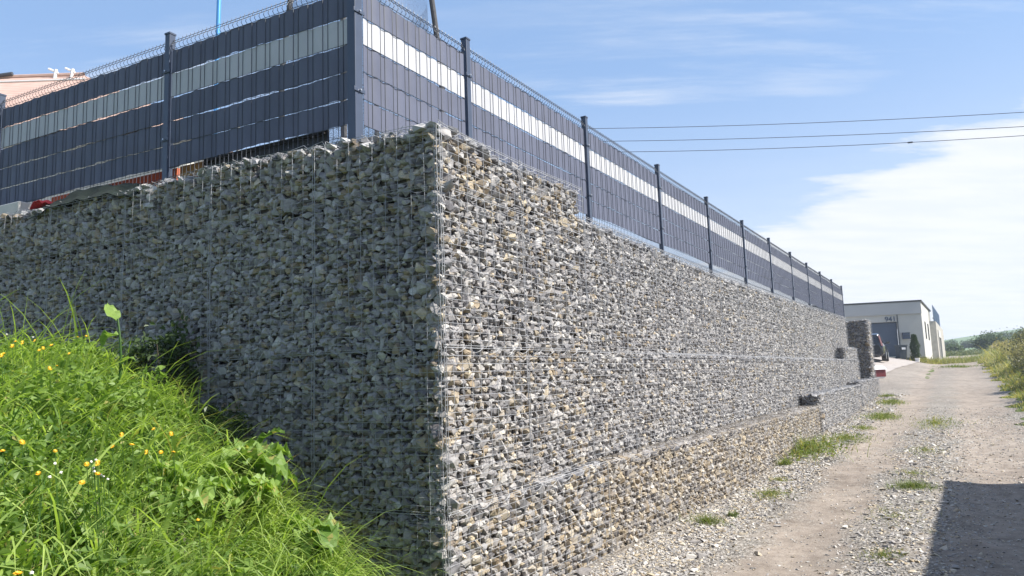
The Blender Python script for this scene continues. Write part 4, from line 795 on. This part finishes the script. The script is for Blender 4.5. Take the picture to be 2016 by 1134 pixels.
F = [(i * k + j, i * k + (j + 1) % k, (i + 1) * k + (j + 1) % k, (i + 1) * k + j) for i in range(5) for j in range(k)]; mb.add(V, F); o = thing('flower_pot', 'small white flower pot standing in front of the slim conifer', 'flower pot', pp); mb.build('pot', M_PLASTW, o, pp); mb = MB(); mb.prism([[pp[0] + .12 * math.cos(x), pp[1] + .12 * math.sin(x), pp[2] + .2] for x in a], (0, 0, .02)); mb.build('soil', M_SOIL, o, pp)
# concrete outbuilding with screen fence
B0 = V3(31.72, 56, 0); B1 = V3(32.14, 56, 0); Bd = V3(40.8 - 32.14, 14, 0); BL = np.linalg.norm(Bd); Bd /= BL; BN = V3(Bd[1], -Bd[0], 0); bo_ = V3(32.1, 56, 0)
ob = thing('concrete_outbuilding', 'narrow raw concrete outbuilding with dark doorway beyond the house', 'outbuilding', bo_)
def bpt(v, z, o_=0): return B1 + Bd * v + BN * o_ + V3(0, 0, z)
mb = MB(); wd_ = V3(-3.2, 1.2, 0)
mb.prism([bpt(0, -.6), bpt(2.8, -.6), bpt(2.8, 2.12), bpt(7.0, 2.12), bpt(7.0, -.6), bpt(BL, -.6), bpt(BL, 3.2), bpt(0, 3.26)], B0 - B1 + V3(-2.2, .35, 0)); mb.build('wall', M_CONC, ob, bo_)
mb = MB(); mb.prism([bpt(2.85, -.5, -.15), bpt(6.95, -.5, -.15), bpt(6.95, 2.08, -.15), bpt(2.85, 2.08, -.15)], -BN * .05); mb.build('door', M_PL, ob, bo_)
mb = MB(); mb.box(bpt(2.62, .9, .03), .35, .05, 3.0, Bd, BN, (0, 0, 1)); mb.box(bpt(4.9, 2.42, .03), 4.9, .05, .55, Bd, BN, (0, 0, 1)); mb.box(bpt(7.2, .9, .03), .35, .05, 2.45, Bd, BN, (0, 0, 1)); mb.build('door_frame', M_REND, ob, bo_)
sf = thing('screen_fence', 'row of upright dark blue slats standing on the concrete outbuilding', 'fence', bpt(0, 3.26)); M_SLAT = simple('blue_grey_slat', (.06, .11, .19), .5, 0, .1, 3)
for k in range(9):
    v = .2 + k * 1.5; mb = MB(); mb.box(bpt(v, 3.86 - .004 * v, -.1), .62, .04, 1.25, Bd, BN, (0, 0, 1)); mb.build('slat', M_SLAT, sf, bpt(0, 3.26))
mb = MB(); mb.box(bpt(6.3, 3.5, -.15), 12.8, .04, .06, Bd, BN, (0, 0, 1)); mb.build('rail', M_CAP, sf, bpt(0, 3.26))
mb = MB(); n = 9000; u = rng.random(n); P = V3(25.4, 46.2, 0)[None] * (1 - u)[:, None] + V3(35.2, 53.5, 0)[None] * u[:, None] + rng.normal(size=(n, 3)) * np.array([.35, .35, 0]) + (u[:, None] * np.array([[.0, -.3, 0]])); P[:, 2] = G(P[:, 0], P[:, 1]); an = rng.uniform(0, 6.28, n)
blades(mb, P, .30 * np.exp(rng.normal(size=n) * .35), np.full(n, .03), np.stack([np.cos(an), np.sin(an)], 1), rng.uniform(0, .5, n), rng.uniform(.3, 1.3, n), np.clip(.5 + .3 * (u - .4) + rng.normal(size=n) * .15, .01, 1), np.clip((.55 - u) * .8 + rng.normal(size=n) * .2, 0, .9), 3)
tag(mb.build('house_weeds', M_VERGE), 'unmown grass and brown weeds along the foot of the house and outbuilding', 'weeds', kind='stuff')

# ------------------------------------------------------------------ car
M_PAINT = simple('black_car_paint', (.012, .014, .02), .22, .1, .05, 4, coat=.8); M_TYRE = simple('tyre_rubber', (.025, .025, .027), .85, 0, .1, 20); M_RIM = simple('alloy_rim', (.55, .56, .58), .3, .85, .05, 10)
M_RED = simple('red_lamp_lens', (.09, .015, .018), .25, 0, .05, 6); M_TRIM = simple('dark_trim', (.04, .04, .045), .6, 0, .1, 8)
hd = R(29); cf = V3(math.sin(hd), math.cos(hd), 0); cr = V3(math.cos(hd), -math.sin(hd), 0); rr = V3(19.5, 38.9, 0)
cc = rr - cr * .88; cz_ = float(G(cc[0], cc[1])) + .02; cc[2] = cz_
car = thing('parked_car', 'black parked hatchback seen from behind in front of the garage', 'car', cc)
def cp(x, y, z): return cc + cf * x + cr * y + V3(0, 0, z)     # x forward from the tail, y to the right
def loft(secs, closed=True):
    mb = MB(); k = len(secs[0]); V = np.array([cp(*q) for s_ in secs for q in s_]); F = [(i * k + j, i * k + (j + 1) % k, (i + 1) * k + (j + 1) % k, (i + 1) * k + j) for i in range(len(secs) - 1) for j in range(k)]
    mb.add(V, F); mb.ng.append(list(range(k))[::-1]); mb.ng.append([(len(secs) - 1) * k + j for j in range(k)]); return mb
def sec(x, hw, zb, zs, zt, top): return [(x, -hw * .9, zb), (x, -hw, zb + .15), (x, -hw, zs), (x, -top, zt), (x, top, zt), (x, hw, zs), (x, hw, zb + .15), (x, hw * .9, zb)]
body = loft([sec(0, .72, .36, .70, .90, .66), sec(.07, .82, .26, .76, .95, .74), sec(.5, .88, .22, .80, .97, .80), sec(1.4, .89, .22, .80, .96, .82), sec(2.8, .89, .22, .78, .95, .80), sec(3.3, .88, .22, .74, .92, .78), sec(3.95, .80, .24, .64, .78, .68), sec(4.2, .66, .34, .55, .62, .5)]).build('body', M_PAINT, car, cc, smooth=False)
bmod = body.modifiers.new('bevel', 'BEVEL'); bmod.width = .05; bmod.segments = 3
cab = loft([[(.12, -.74, .93), (.30, -.60, 1.42), (.30, .60, 1.42), (.12, .74, .93)], [(.55, -.78, .95), (.62, -.62, 1.49), (.62, .62, 1.49), (.55, .78, .95)], [(1.9, -.78, .95), (1.9, -.62, 1.50), (1.9, .62, 1.50), (1.9, .78, .95)], [(3.25, -.72, .93), (2.45, -.60, 1.45), (2.45, .60, 1.45), (3.25, .72, .93)]]).build('cabin', M_PAINT, car, cc)
bmod = cab.modifiers.new('bevel', 'BEVEL'); bmod.width = .06; bmod.segments = 3
def cpanel(name, quad, off, mat, parent=car, th=.008):
    P_ = [cp(*q) for q in quad]; nn = np.cross(P_[1] - P_[0], P_[2] - P_[0]); nn /= np.linalg.norm(nn); mb = MB(); mb.prism([q + nn * off for q in P_], nn * th); return mb.build(name, mat, parent, cc)
cpanel('rear_window', [(.13, .56, 1.0), (.13, -.56, 1.0), (.285, -.48, 1.37), (.285, .48, 1.37)], .006, M_GLASS)
for x0, x1 in ((.75, 1.5), (1.58, 2.35)): cpanel('side_window', [(x0, .785, 1.0), (x1 + (.3 if x1 > 2 else 0), .785, 1.0), (x1, .635, 1.42), (x0 + (.12 if x0 < 1 else 0), .635, 1.42)], .004, M_GLASS)
for sy in (-1, 1):
    mb = MB(); mb.prism([cp(.02, sy * .72, .80), cp(.10, sy * .80, .80), cp(.26, sy * .66, 1.36), cp(.20, sy * .60, 1.36)], -cf * .05 + cr * sy * .03); mb.build('tail_lamp', M_RED, car, cc)
cpanel('bumper', [(-.01, .7, .32), (-.01, -.7, .32), (-.01, -.74, .56), (-.01, .74, .56)], .01, M_TRIM, th=.05)
cpanel('number_plate', [(-.01, .26, .66), (-.01, -.26, .66), (.0, -.26, .77), (.0, .26, .77)], .03, M_PLASTW)
mb = MB(); mb.box(cp(.0, 0, .86), .9, .03, .02, cr, cf, (0, 0, 1)); mb.build('chrome_strip', M_RIM, car, cc)
for x in (.75, 3.3):
    for sy in (-1, 1):
        mb = MB(); c0, c1 = cp(x, sy * .68, .31), cp(x, sy * .905, .31); mb.tube([c0, c0 * .5 + c1 * .5, c1], [.30, .315, .30], 22, caps=True); w = mb.build('wheel', M_TYRE, car, cc)
        mb = MB(); mb.tube([c1 - cr * sy * .02, c1 + cr * sy * .008], [.20, .19], 18, caps=True); mb.build('rim', M_RIM, w, (0, 0, 0)).data.transform(Matrix.Translation(-Vector(cc)))
mb = MB(); mb.box(cp(2.35, .97, 1.02), .10, .2, .14, cf, cr, (0, 0, 1)); mb.tube([cp(2.4, .8, .98), cp(2.37, .92, 1.0)], .02, 6); mb.build('wing_mirror', M_PAINT, car, cc)
# red crate with white lid beyond the pillar
rp = V3(14.95, 31, 0); rp[2] = float(G(rp[0], rp[1])); o = thing('red_crate', 'small red box with a slanted white lid beside the end pillar', 'box', rp)
mb = MB(); mb.box(rp + V3(0, 0, .21), .84, .5, .30); mb.build('body', simple('red_plastic', (.17, .03, .035), .4, 0, .1, 8), o, rp)
mb = MB(); mb.prism([rp + V3(-.46, -.29, .36), rp + V3(.46, -.29, .36), rp + V3(.40, -.1, .50), rp + V3(-.40, -.1, .50)], (0, .36, .02)); mb.build('lid', M_PLASTW, o, rp); mb = MB(); mb.box(rp + V3(0, 0, .03), .74, .46, .06); mb.build('base', M_PLASTW, o, rp)

# ------------------------------------------------------------------ shed outside the frame on the right whose shadow falls on the track
so = W(7.35, 5.55, -1.7); sh_ = thing('shed', 'plain rendered shed standing right of the track near the camera', 'shed', so); mb = MB()
pl_ = [W(7.35, 5.55, -1.9), W(-8, 5.55, -1.9), W(-8, 11, -1.9), W(7.35, 11, -1.9)]; mb.prism(pl_, (0, 0, 3.62)); mb.build('wall', M_REND, sh_, so)
mb = MB(); mb.prism([q + V3(0, 0, 3.624) + d for q, d in zip(pl_, (FL * .06 - NR * .1, -FL * .1 - NR * .1, -FL * .1 + NR * .1, FL * .06 + NR * .1))], (0, 0, .1)); mb.build('roof', M_CAP, sh_, so)
mb = MB(); mb.box(W(4, 5.54, -.6), .9, .03, 2.0, FL, NR, (0, 0, 1)); mb.build('door', M_DOOR, sh_, so)
mb = MB(); mb.box(W(1, 5.54, -.2), 1.2, .03, .9, FL, NR, (0, 0, 1)); mb.build('window', M_GLASS, sh_, so)
mb = MB(); mb.box(W(6.9, 5.47, .9), .05, .14, .05, FL, NR, (0, 0, 1)); mb.build('bracket', M_CAP, sh_, so)

# ------------------------------------------------------------------ yard behind the left fence
yz = 1.525
def ybox(name, label, cat, t0, t1, m, z0, z1, th, mat, lean=.0):
    c = L((t0 + t1) / 2, m, z0); o = thing(name, label, cat, c); mb = MB(); mb.box(L((t0 + t1) / 2, m - lean / 2, (z0 + z1) / 2), t1 - t0, th, z1 - z0, DL, NL, V3(-NL[0] * lean, -NL[1] * lean, 1)); return o, mb, c
M_ORG = simple('rusty_orange_board', (.42, .10, .035), .7, 0, .2, 6); M_YW = simple('yellow_board', (.50, .27, .09), .7, 0, .12, 6)
o, mb, c = ybox('orange_board', 'rusty orange board leaning behind the fence, seen under its slats', 'board', 3.1, 4.95, -.52, 1.62, 1.97, .03, M_ORG, .06); mb.build('panel', M_ORG, o, c); mb = MB(); mb.box(L(4.02, -.495, 1.85), 1.8, .02, .03, DL, NL, (0, 0, 1)); mb.build('batten', M_ORG, o, c)
o, mb, c = ybox('wooden_crate', 'yellow and orange wooden crate behind the fence right of the post', 'crate', 2.64, 2.93, -.56, 1.61, 1.80, .2, M_ORG); mb.build('body', M_ORG, o, c); mb = MB(); mb.box(L(2.785, -.56, 1.865), .31, .22, .13, DL, NL, (0, 0, 1)); mb.build('lid', M_YW, o, c)
o, mb, c = ybox('black_sheeting', 'black sheeting hung along the foot of the fence left of the corner', 'sheet', 1.25, 2.60, -.42, 1.60, 1.93, .02, M_ORG); o_ = o; mb.build('sheet', simple('black_plastic_film', (.018, .02, .024), .5, 0, .2, 12, .4), o, c); mb = MB(); mb.box(L(1.92, -.405, 1.91), 1.3, .015, .03, DL, NL, (0, 0, 1)); mb.build('hem', M_TRIM, o_, c)
o, mb, c = ybox('blue_crate', 'blue plastic crate behind the fence near the corner post', 'crate', 1.12, 1.31, -.56, 1.60, 1.84, .15, M_SLAT); mb.build('body', simple('blue_plastic', (.05, .13, .4), .4, 0, .1, 5), o, c)
for q in (1.15, 1.21, 1.27): mb = MB(); mb.box(L(q, -.475, 1.72), .02, .02, .22, DL, NL, (0, 0, 1)); mb.build('rib', M_SLAT, o, c)
o, mb, c = ybox('concrete_slab', 'pale concrete slab lying on the wall top at the left picture edge', 'slab', 4.66, 5.7, -.25, 1.665, 1.80, .35, M_CONC); ob_ = mb.build('slab', simple('pale_concrete', (.52, .50, .46), .85, 0, .1, 5, .3), o, c); mo_ = ob_.modifiers.new('bevel', 'BEVEL'); mo_.width = .01
def sheet_thing(name, label, cat, t0, t1, m0, m1, zf, mat, nt_=44, nm_=22):
    T, Mm = np.meshgrid(np.linspace(t0, t1, nt_), np.linspace(m0, m1, nm_), indexing='ij'); Z = zf(T, Mm); P = C[None, None] + DL * T[..., None] + NL * Mm[..., None]; P[..., 2] = Z
    i, j = np.meshgrid(np.arange(nt_ - 1), np.arange(nm_ - 1), indexing='ij'); i = i.ravel(); j = j.ravel(); mb = MB(); mb.add(P.reshape(-1, 3), np.stack([i * nm_ + j, (i + 1) * nm_ + j, (i + 1) * nm_ + j + 1, i * nm_ + j + 1], 1)[:, ::-1]); o = mb.build(name, mat, None, P[0, 0]); o.location = Vector([float(q) for q in P[0, 0]])
    sm = o.modifiers.new('thickness', 'SOLIDIFY'); sm.thickness = .004; return tag(o, label, cat)
def rum(T, M_, a, f): return a * (np.sin(T * f + M_ * 5) * np.sin(M_ * f * 1.7 + T * 3 + 1) + .5 * np.sin(T * f * 2.3 - M_ * 9))
sheet_thing('ground_sheet', 'crumpled dark green ground sheet draped over the left wall top', 'sheet', 2.9, 4.3, -.75, .02, lambda T, M_: 1.665 + .125 * np.sin(np.clip((T - 2.9) / 1.4, 0, 1) * math.pi) ** .8 * (1 - ((M_ + .38) / .45) ** 2 * .55) + rum(T, M_, .014, 13) - .10 * sstep(-.08, .02, M_), simple('dark_green_fabric', (.010, .018, .012), .95, 0, .3, 14, .5))
sheet_thing('red_cloth', 'bright red crumpled cloth on the wall top beside the dark sheet', 'cloth', 4.14, 4.47, -.32, -.05, lambda T, M_: 1.68 + .06 * np.sin(np.clip((T - 4.14) / .33, 0, 1) * math.pi) + rum(T, M_, .015, 30), simple('red_fabric', (.65, .045, .05), .85, 0, .15, 20, .3), 24, 16)
o = thing('blue_pole', 'tall light blue metal pole standing behind the left fence', 'pole', (-3.71, 9.0, yz)); mb = MB(); mb.tube([(-3.71, 9, yz), (-3.69, 9, 4), (-3.64, 9.02, 7.2)], .028, 14, caps=True); mb.build('shaft', simple('light_blue_metal', (.10, .32, .62), .3, .3, .05, 4), o, (-3.71, 9.0, yz)); mb = MB(); mb.box((-3.71, 9, yz + .02), .25, .25, .04); mb.build('base_plate', M_CAP, o, (-3.71, 9.0, yz))
# trampoline with safety net
tcn = V3(-1.82, 8.95, yz); tr = thing('trampoline', 'small round trampoline with padded poles and safety net behind the fence corner', 'trampoline', tcn); RT = .98
M_FOAM = simple('dark_foam_sleeve', (.06, .06, .065), .8, 0, .3, 30, .5)
ang = np.linspace(0, 2 * math.pi, 49); ring = np.stack([tcn[0] + RT * np.cos(ang), tcn[1] + RT * np.sin(ang), np.full(49, yz + .75)], 1); mb = MB(); mb.tube(ring, .025, 8); mb.build('frame_ring', M_BOLT, tr, tcn)
mb = MB(); mb.prism([(tcn[0] + (RT - .25) * math.cos(a), tcn[1] + (RT - .25) * math.sin(a), yz + .74) for a in ang[:-1]], (0, 0, .006)); mb.build('jumping_mat', M_TRIM, tr, tcn)
for k in range(4):
    a = math.radians(90 * k); x, y = tcn[0] + (RT + .02) * math.cos(a), tcn[1] + (RT + .02) * math.sin(a); mb = MB(); mb.tube([(x, y, yz), (x, y, yz + 1.2), (x + .02 * math.cos(a), y + .02 * math.sin(a), yz + 2.4), (x - .10 * math.cos(a), y - .10 * math.sin(a), yz + 3.5)], .036, 10, caps=True); mb.build('padded_pole', M_FOAM, tr, tcn)
m_, t_, b__, o__ = newmat('safety_net'); v = objco(t_); b__.inputs['Base Color'].default_value = (.03, .035, .05, 1); wv = t_.nodes.new('ShaderNodeTexVoronoi'); wv.inputs['Scale'].default_value = 60; wv.feature = 'DISTANCE_TO_EDGE'; t_.links.new(v, wv.inputs[0])
al = maprange(t_, wv.outputs['Distance'], .03, .07, 1, 0); tb = t_.nodes.new('ShaderNodeBsdfTransparent'); ms = t_.nodes.new('ShaderNodeMixShader'); t_.links.new(al, ms.inputs[0]); t_.links.new(tb.outputs[0], ms.inputs[1]); t_.links.new(b__.outputs[0], ms.inputs[2]); t_.links.new(ms.outputs[0], o__.inputs[0])
mb = MB(); k = 61; a = np.linspace(0, 2 * math.pi, k); V = np.vstack([np.stack([tcn[0] + (RT - .05 + rr_) * np.cos(a), tcn[1] + (RT - .05 + rr_) * np.sin(a), np.full(k, yz + z)], 1) for z, rr_ in ((.8, 0), (1.7, -.06), (2.6, -.06), (3.4, -.08))]); mb.add(V, [(i * k + j, i * k + j + 1, (i + 1) * k + j + 1, (i + 1) * k + j) for i in range(3) for j in range(k - 1)]); mb.build('safety_net', m_, tr, tcn)
# neighbour's house behind the left fence
M_TILE = None
m_, t_, b__, o__ = newmat('terracotta_roofing'); v = objco(t_); wv = t_.nodes.new('ShaderNodeTexWave'); wv.inputs['Scale'].default_value = 2.2; wv.bands_direction = 'Z'; t_.links.new(v, wv.inputs[0]); c = ramp(t_, noise(t_, v, 1.5, 5, .6), [(.3, (.46, .30, .24)), (.7, (.58, .40, .33))]); c = mixc(t_, .25, c, wv.outputs[0], 'MULTIPLY'); t_.links.new(c, b__.inputs['Base Color']); b__.inputs['Roughness'].default_value = .8; M_TILE = m_
nh = thing('neighbour_house', 'house with terracotta roof just showing above the left fence', 'house', (-22, 27, yz)); no = V3(-22, 27, yz)
x0, x1, y0, y1, ez, rz_ = -34, -7.7, 17.8, 31, 6.6, 10.45; mb = MB(); mb.prism([(x0 + .6, y0 + .6, yz), (x1 - .6, y0 + .6, yz), (x1 - .6, y1 - .6, yz), (x0 + .6, y1 - .6, yz)], (0, 0, ez - yz)); mb.build('wall', M_REND, nh, no)
mb = MB(); ym = 23.2; V = [(x0, y0, ez), (x1, y0, ez), (x1, y1, ez), (x0, y1, ez), (x0 + 4, ym, rz_), (-13.9, ym, rz_)]; mb.add(V, [(0, 1, 5, 4), (2, 3, 4, 5)]); mb.add(V, [(1, 2, 5), (3, 0, 4)]); rf = mb.build('roof', M_TILE, nh, no)
mb = MB(); mb.tube([(x0 + 4, ym, rz_ + .03), (-13.9, ym, rz_ + .03)], .07, 8); mb.build('ridge_cap', M_TILE, rf, (0, 0, 0)).data.transform(Matrix.Translation(-Vector(no)))
mb = MB(); mb.tube([(x0 + 4, ym - .6, rz_ - .39), (-13.5, ym - .6, rz_ - .39)], .035, 6); mb.build('snow_rail', M_PLASTW, rf, (0, 0, 0)).data.transform(Matrix.Translation(-Vector(no)))
for q in (-14.75, -14.2):
    mb = MB(); mb.tube([(q, ym - .2, rz_ - .25), (q + .05, ym - .2, rz_ + .14)], .05, 8, caps=True); mb.tube([(q - .2, ym - .2, rz_ + .18), (q + .12, ym - .2, rz_ + .02)], .035, 6, caps=True); mb.build('roof_vent', M_PLASTW, nh, no)
mb = MB(); mb.tube([(-18.0, ym - .1, rz_ - .1), (-16.2, ym - .1, rz_ + .10)], .06, 8, caps=True); mb.build('flue_pipe', M_CAP, nh, no)
# ------------------------------------------------------------------ overhead cables on a mast hidden behind the fence
M_CAB = simple('black_cable', (.03, .03, .035), .6, 0, .1, 5)
lab = ['topmost of the three overhead cables', 'middle one of the three overhead cables', 'lowest of the three overhead cables, carrying a small dark joint']
for k, (pa, pb) in enumerate((((5.88, 45, 15.55), (27.71, 38, 13.21)), ((6.64, 45, 14.69), (27.61, 38, 12.42)), ((7.89, 45, 13.95), (27.55, 38, 11.92)))):
    pa, pb = np.array(pa), np.array(pb); X = np.linspace(-20, 66, 40); u = (X - pa[0]) / (pb[0] - pa[0]); Y = pa[1] + (pb[1] - pa[1]) * u; dxx = pb[0] - pa[0]; kk = -.135; c2 = (pb[2] - pa[2] - kk * dxx) / dxx ** 2; Zc = pa[2] + kk * (X - pa[0]) + c2 * (X - pa[0]) ** 2
    o = thing('overhead_cable', lab[k], 'cable', (X[0], Y[0], Zc[0]), 'overhead cables crossing the sky'); mb = MB(); mb.tube(np.stack([X, Y, Zc], 1), .017, 6); mb.build('conductor', M_CAB, o, (X[0], Y[0], Zc[0]))
    if k == 2: x = 22.49; y = pa[1] + (pb[1] - pa[1]) * (x - pa[0]) / dxx; z = pa[2] + kk * (x - pa[0]) + c2 * (x - pa[0]) ** 2; mb = MB(); mb.tube([(x - .14, y + .04, z + .01), (x - .1, y + .03, z), (x + .1, y - .03, z), (x + .14, y - .04, z - .01)], [.02, .045, .045, .02], 8); mb.build('cable_joint', M_CAB, o, (X[0], Y[0], Zc[0]))
o = thing('utility_pole', 'tall concrete pole carrying the overhead cables behind the fence', 'pole', (-20.2, 53.4, 1.0)); mb = MB(); mb.tube([(-20.2, 53.4, 0), (-20.2, 53.4, 20.3)], [.22, .12], 12, caps=True); mb.build('shaft', M_CONC, o, (-20.2, 53.4, 1.0)); mb = MB(); mb.box((-20.2, 53.4, 19.4), .1, 2.4, .1); mb.build('crossarm', M_CAP, o, (-20.2, 53.4, 1.0))

# ------------------------------------------------------------------ thin summer haze
hzm = bpy.data.materials.new('haze'); hzm.use_nodes = True; t = hzm.node_tree; t.nodes.clear(); o_ = t.nodes.new('ShaderNodeOutputMaterial'); pv = t.nodes.new('ShaderNodeVolumePrincipled'); pv.inputs['Color'].default_value = (.80, .88, 1, 1); pv.inputs['Density'].default_value = .0008; pv.inputs['Anisotropy'].default_value = .2; t.links.new(pv.outputs[0], o_.inputs['Volume'])
mb = MB(); mb.box((100, 350, 5.5), 2600, 2900, 42); hz = mb.build('haze', hzm); tag(hz, 'thin pale summer haze over the whole place', kind='stuff')
